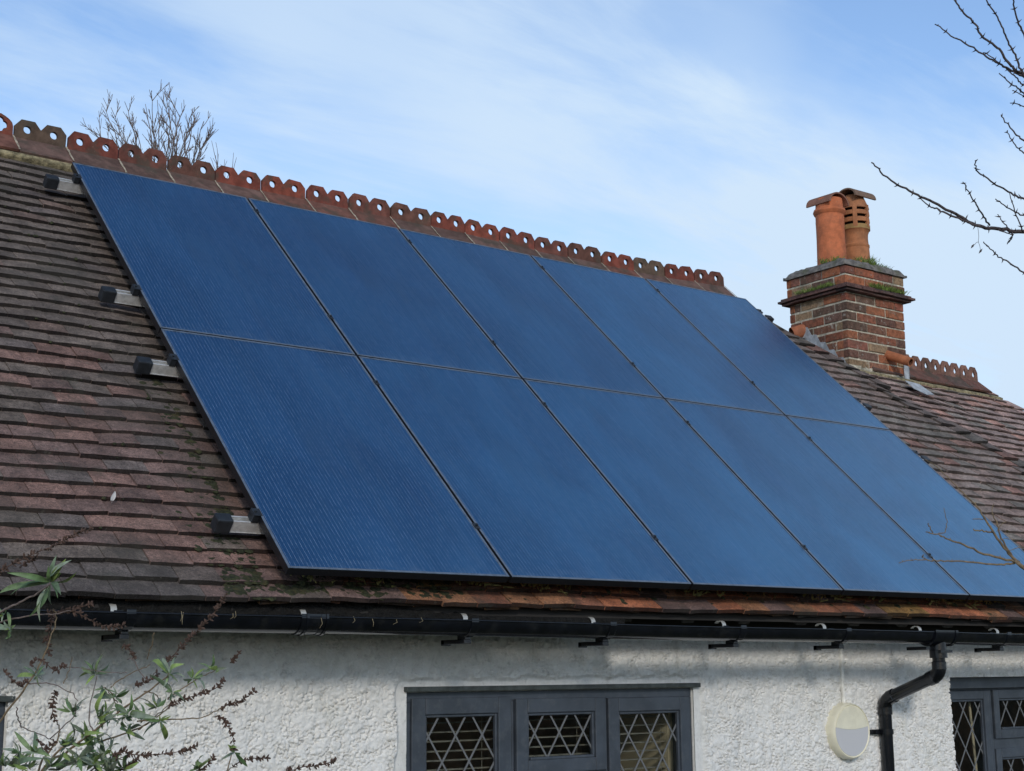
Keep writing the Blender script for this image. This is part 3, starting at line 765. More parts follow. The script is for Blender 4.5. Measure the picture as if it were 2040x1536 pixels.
# clay weep pipe and flashings
m = MB(); a = Vector((6.49, 2.30, 2.050)); d = Vector((.035, -.215, -.098)); r0, r1 = .036, .026
m.tube([a, a+d*.5, a+d], [r0, r0*1.02, r0*1.03], 18, (.42, .15, .07), caps=False); m.tube([a+d, a], [r1, r1], 18, (.12, .05, .03), caps=False)
t = d.normalized(); q1 = t.orthogonal().normalized(); q2 = t.cross(q1); vs = []
for rr in (r0*1.03, r1): vs += [a+d+(q1*math.cos(2*math.pi*i/18)+q2*math.sin(2*math.pi*i/18))*rr for i in range(18)]
m.add(vs, [(i, (i+1) % 18, 18+(i+1) % 18, 18+i) for i in range(18)], (.40, .15, .07))
part(m, 'clay_pipe', M_POT, chim, autos=50)
m = MB(); a = Vector((5.99, 2.765, 2.245)); m.lathe([(.055, -.04), (.055, .07), (.04, .07), (.04, -.02)], a, 20, (.40, .14, .07), Matrix.Rotation(math.radians(70), 3, 'Y')@Matrix.Rotation(.5, 3, 'X'))
part(m, 'broken_clay_pipe', M_POT, chim, autos=50)
m = MB()
for k in range(5):                                        # stepped lead on the left cheek
    y1 = 2.285+k*.085; zt = 1.975+k*.0755; y2 = y1+.15
    poly = [(y1-.02, zt-.12), (y2, zt-.06), (y2+.02, zt+.012), (y1+.045, zt)]
    m.prism(poly, lambda u, v, dd, k=k: (CX0-.0065-dd-.0015*k, u, v), 0, .0025)
part(m, 'stepped_flashing', M_LEAD, chim)
m = MB()
for i, (x0, x1, z0, z1) in enumerate(((6.02, 6.30, 1.80, 1.905), (6.28, 6.56, 1.79, 1.895), (6.54, 6.735, 1.78, 1.885))):
    n = 6
    for j in range(n):
        xa = x0+(x1-x0)*j/n; xb = x0+(x1-x0)*(j+1)/n; zz_ = [z1+random.uniform(-.008, .008) for _ in (0, 1)]
        vs = [(xa, CY0-.006, zz_[0]), (xb, CY0-.006, zz_[1]), (xb, CY0-.012, z1-.05), (xa, CY0-.012, z1-.05), (xa, CY0-.075, z1-.115), (xb, CY0-.075, z1-.115)]
        m.add(vs, [(0, 3, 2, 1), (3, 4, 5, 2)])
part(m, 'front_apron', M_MORTAR, chim)
m = MB()                                                   # bright lead soaker at the right corner
m.box((CX1-.05, CY0-.014, 1.72), (CX1+.012, CY0-.008, 2.0)); m.box((CX1+.008, CY0-.014, 1.72), (CX1+.014, CY0+.25, 2.0))
vs = [fr2(.19, .40, .05), fr2(.38, .40, .045), fr2(.46, .285, .03), fr2(.33, .255, .03), fr2(.22, .31, .035)]
m.add(vs, [(0, 4, 3, 2, 1)]); m.add([tuple(np.array(v)-N2*.003) for v in vs], [(0, 1, 2, 3, 4)])
part(m, 'corner_flashing', M_LEAD, chim)
# grass and moss growing on the stack
def blades(mb, spots, n, L, spread, lean=.5, w=.0022):
    for (x, y, z) in spots:
        for _ in range(n):
            b = Vector((x+random.gauss(0, spread), y+random.gauss(0, spread*.6), z+random.uniform(-.004, .006)))
            d = Vector((random.gauss(0, lean), random.gauss(-.25, lean), 1)).normalized(); l = L*random.uniform(.5, 1.2)
            sd = d.cross(Vector((random.random()-.5, random.random()-.5, .1))).normalized()*w; mid = b+d*l*.55; tip = b+d*l+Vector((d.x, d.y, -.6))*l*.25
            c = random.uniform(.6, 1.3)
            mb.add([b-sd, b+sd, mid+sd*.8, mid-sd*.8, tip], [(0, 1, 2, 3), (3, 2, 4)], (c, c, c))
m = MB()
blades(m, [(x, CY0-.045, 2.548) for x in np.linspace(6.30, 6.66, 14)], 34, .055, .02)
blades(m, [(CX0-.045, y, 2.548) for y in np.linspace(2.38, 2.72, 12)], 26, .045, .02)
blades(m, [(x, CY0+.02+random.uniform(0, .06), 2.765) for x in np.linspace(6.34, 6.62, 7)], 26, .05, .022)
blades(m, [(6.34, 2.38, 2.80), (6.42, 2.34, 2.80), (6.48, 2.38, 2.80), (6.10, 2.42, 2.77), (6.06, 2.5, 2.765)], 60, .06, .03)
o = part(m, 'grass_tufts', M_GRASS, chim); o['kind'] = 'stuff'

# ------------------------------------------------------------------ windows
def sash(win, x0, x1, z0, z1, yf, st=.075, pane_first=True, lattice=(.145, .225), drop=0.0, phase=(0.0, 0.0), stb=None, yback=.045):
    """a glazed light: stiles and rails, bead, pane, lead lattice. Glass opening = x0..x1, z0..z1"""
    stb = st if stb is None else stb
    m = MB(); a, b, c, d = x0-st, x1+st, z0-stb, z1+st
    m.box((a, yf, c), (x0, yf+yback, d)); m.box((x1, yf, c), (b, yf+yback, d)); m.box((x0, yf, z1), (x1, yf+yback, d)); m.box((x0, yf, c), (x1, yf+yback, z0))
    bd = .013; yb = yf+.010
    for lo, hi in (((x0-.001, yb, z0), (x0+bd, yb+.02, z1)), ((x1-bd, yb, z0), (x1+.001, yb+.02, z1)), ((x0+bd, yb, z1-bd), (x1-bd, yb+.02, z1+.001)), ((x0+bd, yb-.012, z0-.001), (x1-bd, yb+.02, z0+bd))):
        m.box(lo, hi)
    s_ = part(m, 'sash', M_GREY, win, bevel=.004)
    m = MB(); yg = yf+.024
    m.box((x0+.002, yg, z0+.002), (x1-.002, yg+.004, z1-.002)); part(m, 'pane', M_GLASS, s_)
    m = MB(); lw, lh = lattice; k = lh/lw
    for sg in (1, -1):
        for i in range(-30, 31):
            # x = xc + i*lw ; z = z1 + sg*k*(x-xc)
            xc = (x0+phase[0])+i*lw; zc = z1+phase[1]
            pts = []
            for X in (x0+.006, x1-.006):
                Z = zc+sg*k*(X-xc)
                pts.append((X, Z))
            (xa, za), (xb, zb) = pts
            def cut(xa, za, xb, zb, lim, top):
                if (za > lim) == top and (zb > lim) == top and za != lim: return None
                return True
            lo_, hi_ = z0+.006, z1-.006
            t0, t1 = 0.0, 1.0; dz_ = zb-za
            tA = (lo_-za)/dz_; tB = (hi_-za)/dz_; t0 = max(t0, min(tA, tB)); t1 = min(t1, max(tA, tB))
            if t1-t0 < .01: continue
            A = (xa+(xb-xa)*t0, yg-.0008, za+dz_*t0); B = (xa+(xb-xa)*t1, yg-.0008-.0002*sg, za+dz_*t1)
            m.bar(A, B, .003, .0086, up=(sg*k, 0, -1))
    part(m, 'lead_lattice', M_CAME, s_)
    return s_
# main window
wx0, wx1, wz0, wz1 = WIN[0]
win = part_empty('window', ((wx0+wx1)/2, .5, wz0), cottage); win['label'] = 'three-light grey window with diamond leaded panes and drip board'
m = MB(); FY = .497
m.box((wx0, FY, wz1-.045), (wx1, .62, wz1)); m.box((wx0, FY, wz0), (wx0+.035, .62, wz1-.045)); m.box((wx1-.02, FY, wz0), (wx1, .62, wz1-.045))
m.box((1.4255, FY, wz0), (1.4385, .62, wz1-.045)); m.box((1.984, FY, wz0), (1.994, .62, wz1-.045)); m.box((wx0+.035, FY, wz0), (wx1-.02, .62, wz0+.05))
m.box((1.4385, FY+.002, -.897), (1.984, .62, -.852))
part(m, 'window_frame', M_GREY, win, bevel=.003)
m = MB(); m.box((wx0-.012, .452, wz1), (wx1+.03, .60, wz1+.022)); part(m, 'drip_board', M_GREYD, win, bevel=.003)
m = MB(); m.box((wx0-.05, .42, wz0-.06), (wx1+.05, .60, wz0)); part(m, 'window_sill', M_GREYD, win, bevel=.004)
SF = .486
sash(win, .949, 1.345, wz0+.14, -.578, SF, st=.072, phase=(.029, -.094))
sash(win, 1.508, 1.912, -.793, -.582, SF-.006, st=.066, phase=(.054, -.092), stb=.062)
sash(win, 1.508, 1.912, wz0+.14, -.96, SF, st=.066, phase=(.03, 0))
sash(win, 2.065, 2.468, wz0+.14, -.588, SF, st=.066, phase=(.076, -.11))
# right window, set back in its reveal
wx0, wx1, wz0, wz1 = WIN[1]
win2 = part_empty('window', ((wx0+wx1)/2, .6, wz0), cottage); win2['label'] = 'recessed grey leaded window by the downpipe'
m = MB(); FY = .585
m.box((wx0, .545, wz1-.068), (wx1, .70, wz1)); m.box((wx0, FY, wz1-.080), (wx1, .70, wz1-.068)); m.box((wx0, FY, wz0), (wx0+.03, .70, wz1-.080)); m.box((wx1-.03, FY, wz0), (wx1, .70, wz1-.080))
m.box((5.118, FY, wz0), (5.150, .70, wz1-.080)); m.box((5.72, FY, wz0), (5.75, .70, wz1-.080)); m.box((wx0+.03, FY, wz0), (wx1-.03, .70, wz0+.05)); m.box((5.15, FY, -.877), (5.72, .70, -.815))
part(m, 'window_frame', M_GREY, win2, bevel=.003)
sash(win2, 4.695, 5.066, wz0+.12, -.578, .578, st=.052, phase=(.12, .05), lattice=(.145, .225))
sash(win2, 5.212, 5.658, -.762, -.578, .572, st=.055, phase=(.02, .06), stb=.055)
sash(win2, 5.212, 5.658, wz0+.12, -.93, .578, st=.055, phase=(.04, .05))
sash(win2, 5.81, 6.46, wz0+.12, -.578, .578, st=.055)
# left window: only its edge is in view
wx0, wx1, wz0, wz1 = WIN[2]
win3 = part_empty('window', ((wx0+wx1)/2, .5, wz0), cottage); win3['label'] = 'grey window behind the bush, only its edge in view'
m = MB(); FY = .490
m.box((wx0, FY, wz1-.05), (wx1, .62, wz1)); m.box((wx0, FY, wz0), (wx0+.04, .62, wz1-.05)); m.box((wx1-.035, FY, wz0), (wx1, .62, wz1-.05)); m.box((wx0+.04, FY, wz0), (wx1-.035, .62, wz0+.05))
part(m, 'window_frame', M_GREY, win3, bevel=.003)
m = MB(); m.box((wx0-.02, .45, wz1), (wx1+.02, .60, wz1+.022)); part(m, 'drip_board', M_GREYD, win3, bevel=.003)
sash(win3, -2.2, -1.0, wz0+.13, -.62, .482, st=.075)
# room behind the windows
m = MB()
m.box((-2.55, 2.4, GZ), (8.15, 2.45, .10)); m.box((-2.55, .76, -.20), (8.15, 2.4, -.17)); m.box((-2.55, .76, GZ+.02), (8.15, 2.4, GZ+.06))
m.box((3.4, .76, GZ), (3.5, 2.4, -.2)); m.box((.2, .76, GZ), (.3, 2.4, -.2))
part(m, 'room_lining', M_ROOM)
m = MB(); m.box((2.506, .626, -1.5), (2.548, 1.02, -.50)); part(m, 'window_reveal', M_ROOMPALE)
# venetian blind
blind = tag(empty('venetian_blind', (1.70, .63, -.49)), 'open slatted blind hanging behind the wide leaded window', 'blind')
zb = -.535
k = 0
while zb > -1.5:
    m = MB(); n = 4; vs = []
    for x in (.90, 2.495):
        for i in range(n+1):
            t = i/n; vs.append((x, .628+.025*t, zb+.003*math.sin(math.pi*t)+.004*t-.002+.001*math.sin(k*2.1)))
    vs += [(x_, y_, z_-.0012) for x_, y_, z_ in vs]; q = 2*(n+1)
    fs = [(i, n+1+i, n+2+i, i+1) for i in range(n)]+[(q+i, q+i+1, q+n+2+i, q+n+1+i) for i in range(n)]+[(0, q, q+n+1, n+1), (n, 2*n+1, q+2*n+1, q+n)]
    m.add(vs, fs); part(m, 'slat', M_BLIND, blind); zb -= .0415; k += 1
m = MB()
for x in (1.36, 1.925, 2.47):
    m = MB(); m.box((x, .640, -1.5), (x+.002, .642, -.5)); part(m, 'ladder_cord', M_BLIND, blind)
m = MB(); m.box((.90, .62, -.525), (2.495, .66, -.495)); part(m, 'headrail', M_BLIND, blind)
m = MB(); m.tube([(5.03, .66, -.55), (5.09, .66, -1.5)], .008, 8); tag(m.build('blind_wand', M_ROOMPALE), 'pale wand hanging inside the recessed leaded window', 'blind wand')

# ------------------------------------------------------------------ solar array
XS = [0, 1.0579, 2.1137, 3.1678, 4.2048, 5.2282]; RS = [0, 1.754, 3.50]
def solar_panel(x0, x1, s0, s1, label):
    w, l = x1-x0, s1-s0
    root = empty('solar_panel', tuple(np.array([x0, 0, 0])+s0*SLP)); root.rotation_euler = (TH, 0, 0)
    tag(root, label, 'solar panel', 'black solar panels on the roof')
    fw, dp = .011, .035; m = MB()
    for lo, hi in (((0, 0, -dp), (fw, l, 0)), ((w-fw, 0, -dp), (w, l, 0)), ((fw, 0, -dp), (w-fw, fw, 0)), ((fw, l-fw, -dp), (w-fw, l, 0))): m.box(lo, hi)
    o = m.build('frame', M_FRAME, root, bevel=.0012)
    m = MB(); m.box((fw-.001, fw-.001, -.008), (w-fw+.001, l-fw+.001, -.0022)); m.build('glass_laminate', M_CELL, root)
    m = MB(); m.box((w*.4, l-.16, -.028), (w*.6, l-.10, -.0085)); m.build('junction_box', M_CAPBLK, root)
    return root
ORD = ['leftmost', 'second', 'middle', 'fourth', 'rightmost']
gapx, gapy = .0075, .0052
for j, row in enumerate(('lower', 'upper')):
    for i in range(5):
        if row == 'upper':
            lb = [f'leftmost black solar panel of the upper row, just under the ridge', 'second solar panel from the left in the upper row', 'middle solar panel of the upper row below the red ridge tiles', 'fourth solar panel from the left in the upper row', 'rightmost solar panel of the upper row, nearest the chimney'][i]
        else:
            lb = ['leftmost solar panel of the lower row, its bare corner above the gutter', 'second solar panel from the left in the lower row', 'middle solar panel of the lower row above the gutter', 'fourth solar panel from the left in the lower row', 'rightmost solar panel of the lower row, cut off by the photo edge behind twigs'][i]
        x0 = XS[i]+(gapx if i else 0); x1 = XS[i+1]-(gapx if i < 4 else 0)
        s0 = RS[j]+(gapy if j else 0); s1 = RS[j+1]-(gapy if j == 0 else 0)
        solar_panel(x0, x1, s0, s1, lb)
# rails with end caps, roof hooks and clamps
RAIL = [.345, 1.497, 2.128, 3.325]
RL = ['lowest aluminium mounting rail poking out at the panel corner above the gutter', 'second mounting rail from the gutter, just below the panel row joint', 'third mounting rail from the gutter, beside the upper left panel', 'topmost mounting rail poking out near the ridge']
for k, s in enumerate(RAIL):
    root = empty('mounting_rail', (-.16, *(RP(0, s, .055)[1:]))); root.rotation_euler = (TH, 0, 0)
    tag(root, RL[k], 'mounting rail', 'mounting rails under the solar panels')
    Lr = 5.55; m = MB(); hz_ = .0945-.055   # rail top meets the frames
    m.box((0, -.019, -.014), (Lr, .019, -.010)); m.box((0, -.019, -.010), (Lr, -.0125, .037)); m.box((0, .0125, -.010), (Lr, .019, .037)); m.box((0, -.021, -.017), (Lr, .021, -.0145))
    m.build('rail_profile', M_ALU, root, bevel=.0008)
    for a, b in ((-.012, .055), (Lr-.055, Lr+.012)):
        m = MB(); m.box((a-.002 if a < 0 else a, -.0265, -.022), (b, .0265, .0435)); m.build('end_cap', M_CAPBLK, root, bevel=.006)
    for X in (XS[0]-.0165, *XS[1:5], XS[5]+.0165):
        m = MB(); c = X+.16; w_ = .010
        end = X < 0 or X > 5.2
        zt = .0765
        if end:
            sg = 1 if X < 0 else -1
            m.box((c-.014, -.022, .037), (c+.0155 if sg > 0 else c+.014, .022, zt-.004)) if sg > 0 else m.box((c-.0155, -.022, .037), (c+.014, .022, zt-.004))
            m.box((c-.012, -.024, zt-.004), (c+.024, .024, zt)) if sg > 0 else m.box((c-.024, -.024, zt-.004), (c+.012, .024, zt))
        else:
            m.box((c-.013, -.020, zt-.001), (c+.013, .020, zt+.002)); m.box((c-.007, -.02, .03), (c+.007, .02, zt-.001))
        m.lathe([(.0, .008), (.0055, .008), (.0055, 0)], (c, 0, zt+(-.0 if end else .0035)), 10)
        m.build('end_clamp' if end else 'mid_clamp', M_CAPBLK, root, bevel=.001)
    for X in (.35, 1.6, 2.85, 4.1, 5.1):
        m = MB(); m.box((X, -.03, -.045), (X+.035, .005, -.014)); m.box((X, .0, -.05), (X+.035, .16, -.044)); m.build('roof_hook', M_ALU, root)
# pigeon-proof litter, moss and grass trapped along the foot of the panels
m = MB()
for _ in range(900):
    x = random.uniform(.05, 5.2); d = abs(random.gauss(0, .03)) if random.random() < .7 else random.uniform(0, .12); s = .045+d
    if math.sin(x*6.3)+math.sin(x*14.1+1)+random.gauss(0, .5) < .35: continue
    b = RP(x, s, .01+random.uniform(0, .05)); dr = np.array([random.gauss(0, .6), -.6, random.gauss(.5, .5)]); dr = dr/np.linalg.norm(dr)*random.uniform(.02, .05); sd_ = np.cross(dr, [1, .3, .2]); sd_ = sd_/np.linalg.norm(sd_)*random.uniform(.003, .007)
    m.add([b-sd_, b+sd_, b+dr+sd_*.3, b+dr-sd_*.3], [(0, 1, 2, 3)])
tag(m.build('leaf_litter', M_LITTER), 'dead leaves and straw caught under the lower panel edge', 'leaf litter', kind='stuff')
def clump(mb, p, r, flat=.45, n=7):
    vs = []; base = Vector(p); nz = Vector(NRM)
    t1 = Vector((1, 0, 0)); t2 = Vector(SLP); ang = [2*math.pi*i/n for i in range(n)]
    for rr, hh in ((1, 0), (.8, .6), (.35, .95)):
        for a in ang:
            q = random.uniform(.7, 1.25); vs.append(base+(t1*math.cos(a)+t2*math.sin(a))*r*rr*q+nz*(r*flat*hh*random.uniform(.7, 1.2)-.004))
    fs = [(k*n+i, k*n+(i+1) % n, (k+1)*n+(i+1) % n, (k+1)*n+i) for k in range(2) for i in range(n)]+[tuple(2*n+i for i in range(n))]
    mb.add(vs, fs)
m = MB()
for _ in range(1100):                                       # dark moss bank following the left panel edge and along the foot
    if random.random() < .62:
        s = random.uniform(-.02, 1.55)**1.0; x = -.02-abs(random.gauss(0, .05+.03*(s < .5)))
        if random.random() < (s/2.0): continue
    else:
        s = random.uniform(.0, .12); x = random.uniform(-.2, .9) if random.random() < .8 else random.uniform(-.2, 5.2)
    row = math.floor((s+.022)/GA); st = s-(row*GA-.022)
    clump(m, RP(x, row*GA-.022+min(st, .085), -.170*st*.9+.001+sag(x, s)), random.uniform(.008, .026), .28)
for _ in range(150):                                       # scattered cushions at tile tails elsewhere
    x = random.uniform(-1.6, -.1) if random.random() < .75 else random.uniform(5.3, 6.6); row = random.randint(3, 37); s = row*GA-.024
    if x > 5.2 and x > hipx(s)-.1: continue
    clump(m, RP(x, s, .002+sag(x, s)), random.uniform(.004, .012), .7)
tag(m.build('moss', M_MOSS, smooth=True), 'dark green moss cushions on the tiles along the panel edge', 'moss', kind='stuff')
# feather and droppings
m = MB(); fp = np.array(CAM+ray(224, 993)*1.0)
def on_roof(px, py, h=.003):
    d = ray(px, py); off = TILE_H+h; t = (off-NRM@CAM)/(NRM@d); return CAM+d*t
c0 = on_roof(224, 996, .008); vs = []
ax = Vector(NRM)*.75+Vector((0.05, 0, .35)); ax.normalize(); sdv = Vector((1, 0, .1))
n = 10
for i in range(n+1):
    t = i/n; w_ = .0105*math.sin(math.pi*min(1, .12+t*.85))**.7; q = Vector(c0)+ax*(.040*t-.004)+Vector((0, 0, -.003*math.sin(3*t)))
    vs += [q-sdv*w_, q+Vector(SLP)*.004, q+sdv*w_*.85]
fs = [f for i in range(n) for f in ((3*i, 3*i+1, 3*i+4, 3*i+3), (3*i+1, 3*i+2, 3*i+5, 3*i+4))]
m.add(vs, fs); m.tube([Vector(c0)-ax*.012, Vector(c0)+ax*.034], [.0007, .0004], 5)
tag(m.build('feather', M_FEATHER, smooth=True), 'small white feather stuck on the roof tiles', 'feather')

# ------------------------------------------------------------------ gutter, downpipe
gut = tag(empty('gutter', (2.5, .05, -.2)), 'black half round gutter running along the eaves', 'gutter')
GC, GRr = (.052, -.188), .058
def gz(x): return -.183-.0085*(x+.7)/1.2*1.0 if False else -.186-.0055*(x-.3)
m = MB(); n = 16; vs = []; xs_ = np.linspace(-2.3, 8.0, 60)
for x in xs_:
    dz_ = .0015*math.sin(x*2.3)
    for rr in (GRr, GRr-.0035):
        for i in range(n+1):
            a = math.pi+math.pi*i/n; vs.append((x, GC[0]+rr*math.cos(a), gz(x)+dz_+rr*math.sin(a)*1.06))
k = 2*(n+1); fs = []
for j in range(len(xs_)-1):
    for i in range(n):
        fs += [(j*k+i, j*k+i+1, (j+1)*k+i+1, (j+1)*k+i), (j*k+n+1+i+1, j*k+n+1+i, (j+1)*k+n+1+i, (j+1)*k+n+1+i+1)]
    fs += [(j*k, (j+1)*k, (j+1)*k+n+1, j*k+n+1), (j*k+n, j*k+2*n+1, (j+1)*k+2*n+1, (j+1)*k+n)]
m.add(vs, fs)
m.tube([(x, GC[0]-GRr-.001, gz(x)+.0015*math.sin(x*2.3)) for x in xs_], .0038, 8)
part(m, 'channel', M_GUTTER, gut, autos=60)
def strap(mb, x, w, r=GRr+.0045, a0=170, a1=372):
    pts = []; n = 14; vs = []
    for i in range(n+1):
        a = math.radians(a0+(a1-a0)*i/n)
        for rr in (r, r-.006):
            for xx in (x-w/2, x+w/2): vs.append((xx, GC[0]+rr*math.cos(a), gz(x)+rr*math.sin(a)*1.06))
    fs = []
    for i in range(n):
        b = 4*i; fs += [(b, b+1, b+5, b+4), (b+2, b+6, b+7, b+3), (b, b+4, b+6, b+2), (b+1, b+3, b+7, b+5)]
    fs += [(0, 2, 3, 1), (4*n, 4*n+1, 4*n+3, 4*n+2)]
    mb.add(vs, fs)
BRK = [-1.45, -.624, .866, 1.616, 2.431, 3.183, 4.529, 5.3]
for i, x in enumerate(BRK):
    m = MB(); strap(m, x, .036)
    zb = gz(x)-GRr*1.06
    m.box((x-.018, GC[0]-.005, zb-.030), (x+.018, GC[0]+.165, zb-.012)); m.box((x-.014, GC[0]-.005, zb-.013), (x+.014, GC[0]+.052, zb+.02))
    m.box((x-.018, GC[0]+.145, zb-.036), (x+.018, GC[0]+.168, zb-.012))
    part(m, 'bracket', M_GUTTER, gut, bevel=.002)
for x in (.07, .155):
    m = MB(); strap(m, x, .028); strap(m, x+.012, .010, GRr+.008); part(m, 'joint_strap', M_GUTTER, gut)
m = MB(); strap(m, .112, .10, GRr+.003); part(m, 'union', M_GUTTER, gut)
for x in (-.642, .13, .90, 1.60, 2.42, 3.135, 3.90, 4.59):
    m = MB(); n = 8; vs = []
    for i in range(n+1):
        t = i/n; a = math.radians(185-150*t)
        y = .14+.030*math.cos(a); z = gz(x)+.012+.026*math.sin(a)
        vs += [(x-.012, y, z), (x+.012, y, z), (x-.012, y, z-.002), (x+.012, y, z-.002)]
    fs = [f for i in range(n) for f in ((4*i, 4*i+1, 4*i+5, 4*i+4), (4*i+2, 4*i+6, 4*i+7, 4*i+3), (4*i, 4*i+4, 4*i+6, 4*i+2), (4*i+1, 4*i+3, 4*i+7, 4*i+5))]
    m.add(vs, fs); m.box((x-.03, GC[0]+GRr-.006, gz(x)-.004), (x+.03, GC[0]+GRr+.012, gz(x)+.004))
    part(m, 'fixing_clip', M_STRAP, gut)
# outlet
OX = 3.965; ozb = gz(OX)-GRr*1.06
m = MB(); strap(m, OX, .19, GRr+.006); strap(m, OX-.085, .022, GRr+.010); strap(m, OX+.085, .022, GRr+.010)
m.lathe([(.043, .012), (.043, -.03), (.047, -.032), (.047, -.072), (.038, -.072), (.038, 0)], (OX, GC[0], ozb), 28)
m.box((OX-.05, GC[0]-.056, ozb-.045), (OX+.05, GC[0]-.036, ozb-.03)); m.box((OX-.10, GC[0]+.0, ozb-.03), (OX-.03, GC[0]+.13, ozb-.012))
part(m, 'outlet', M_GUTTER, gut, autos=40)
dp = tag(empty('downpipe', (OX, .43, GZ)), 'black downpipe bending back from the gutter to the wall', 'downpipe')
PR = .034; zA = ozb-.055; yA, yB = GC[0], .432; zK0, zK1 = -.425, -.563
def bend(pts, r=.05, n=6):
    out = [Vector(pts[0])]
    for i in range(1, len(pts)-1):
        p = Vector(pts[i]); a = (Vector(pts[i-1])-p).normalized(); b = (Vector(pts[i+1])-p).normalized()
        A, B = p+a*r, p+b*r
        out += [A.lerp(p, t).lerp(p.lerp(B, t), t) for t in [k/n for k in range(n+1)]]
    return out+[Vector(pts[-1])]
path = [(OX, yA, zA), (OX, yA, zK0), (OX, yB, zK1), (OX, yB, GZ+.02)]
m = MB(); m.tube(bend(path), PR, 24); part(m, 'pipe', M_GUTTER, dp, autos=50)
d = (Vector(path[2])-Vector(path[1])).normalized(); mA, mC = MB(), MB()
for m, p, dr in ((mA, Vector(path[1])+Vector((0, 0, .045)), Vector((0, 0, 1))), (mA, Vector(path[1])+d*.055, d), (mC, Vector(path[2])-d*.055, d), (mC, Vector(path[2])-Vector((0, 0, .06)), Vector((0, 0, 1)))):
    m.tube([p-dr*.022, p-dr*.019, p+dr*.019, p+dr*.022], [PR+.0005, PR+.005, PR+.005, PR+.0005], 24)
mA.tube(bend([tuple(Vector(path[1])+Vector((0, 0, .045))), path[1], tuple(Vector(path[1])+d*.055)], .045), PR+.0035, 24)
mC.tube(bend([tuple(Vector(path[2])-d*.055), path[2], tuple(Vector(path[2])-Vector((0, 0, .06)))], .05), PR+.0035, 24)
part(mA, 'upper_bend', M_GUTTER, dp, autos=50); part(mC, 'lower_bend', M_GUTTER, dp, autos=50)
m = MB(); e0 = Vector(path[1])+d*.07+Vector((-PR-.002, 0, .004)); e1 = Vector(path[2])-d*.07+Vector((-PR-.002, 0, .004)); m.tube([e0, e1], .003, 6)
part(m, 'seam', M_GUTTER, dp)
for z in (-.735, -1.6):
    m = MB(); m.tube([(OX, yB, z-.014), (OX, yB, z+.014)], PR+.005, 24); m.box((OX-.075, yB+.01, z-.012), (OX+.075, yB+.04, z+.012)); m.box((OX-.14, yB+.022, z-.013), (OX+.06, WY+.005, z+.013))
    part(m, 'pipe_clip', M_GUTTER, dp, autos=40)
# straw hanging over the gutter lip
m = MB()
for px, py in ((362, 1222), (366, 1224), (465, 1226), (470, 1222), (640, 1232), (705, 1232), (742, 1234), (790, 1236), (840, 1234)):
    dd = ray(px, py); t = ((GC[0]-GRr-.006)-CAM[1])/dd[1]; p = Vector(CAM+dd*t)
    l = random.uniform(.012, .042); m.tube([p+Vector((0, .004, .008)), p+Vector((random.gauss(0, .004), -.001, -l*.5)), p+Vector((random.gauss(-.006, .006), 0, -l))], [.0008, .0007, .0003], 5)
tag(m.build('straw', M_STRAW), 'dry straw bits hanging over the gutter lip', 'straw', kind='stuff')

# ------------------------------------------------------------------ wall light and its conduit
lamp = tag(empty('wall_light', (3.657, WY, -.722)), 'round cream bulkhead light with grey lens on the white wall', 'wall light')
R_ = .150; LC = np.array([3.657, WY-.004, -.722])
MX = Matrix.Rotation(math.radians(90), 3, 'X')           # z axis -> -y (out of the wall)
m = MB(); m.lathe([(R_-.004, .0), (R_, .006), (R_*.995, .045), (R_*.975, .058), (R_*.945, .066), (R_*.93, .068), (R_*.915, .064), (R_*.90, .0625), (0.001, .0625)], LC, 64, None, MX)
part(m, 'body', M_CREAM, lamp, autos=30)
def disc_part(zlo, zhi, r, y, name, matl, th, curve=.0):
    m = MB(); pts = []; n = 40
    ang = [math.pi*2*i/96 for i in range(96)]
    P = [(r*math.cos(a), r*math.sin(a)) for a in ang]
    top = [(x, z) for x, z in P if z >= zlo]
    top.sort(key=lambda q: math.atan2(q[1], q[0]) if q[1] >= 0 or q[0] > 0 else math.atan2(q[1], q[0])+2*math.pi)
    chordx = math.sqrt(r*r-zlo*zlo)
    low = [(-chordx+2*chordx*i/n, zlo-curve*math.sin(math.pi*i/n)) for i in range(n+1)]
    poly = top+low if zhi else None
    if zhi is None:
        bot = [(x, z) for x, z in P if z < zlo]; bot.sort(key=lambda q: (math.atan2(q[1], q[0])-1.5) % (2*math.pi))
        poly = bot+low[::-1]
    m.prism(poly, lambda u, v, dd: (LC[0]+u, LC[1]-y-dd, LC[2]+v), 0, th)
    return part(m, name, matl, lamp, bevel=.0015)
disc_part(.022, True, .132, .0628, 'eyelid_visor', M_CREAM, .0045, .014)
disc_part(.023, None, .132, .0627, 'lens', M_LENS, .0025, .014)
m = MB(); m.tube([(3.652, WY-.022, -.20), (3.652, WY-.022, -.45), (3.656, WY-.022, -.585)], .0115, 12); part(m, 'conduit', M_WIRE, lamp, autos=60)

# ------------------------------------------------------------------ plants
def path3(pts, depth, depth2=None, sub=6, jit=.0):
    """pixel polyline in the photograph at a distance from the camera -> smooth 3D points"""
    d2 = depth if depth2 is None else depth2; P = [np.array(at(x, y, depth+(d2-depth)*i/(len(pts)-1))) for i, (x, y) in enumerate(pts)]
    out = []
    for i in range(len(P)-1):
        p0 = P[max(i-1, 0)]; p1 = P[i]; p2 = P[i+1]; p3 = P[min(i+2, len(P)-1)]
        for k in range(sub):
            t = k/sub
            q = .5*((2*p1)+(-p0+p2)*t+(2*p0-5*p1+4*p2-p3)*t*t+(-p0+3*p1-3*p2+p3)*t**3)
            out.append(Vector(q+np.array([random.gauss(0, jit) for _ in range(3)])))
    out.append(Vector(P[-1])); return out
def taper(n, r0, r1): return [r0+(r1-r0)*i/(n-1) for i in range(n)]
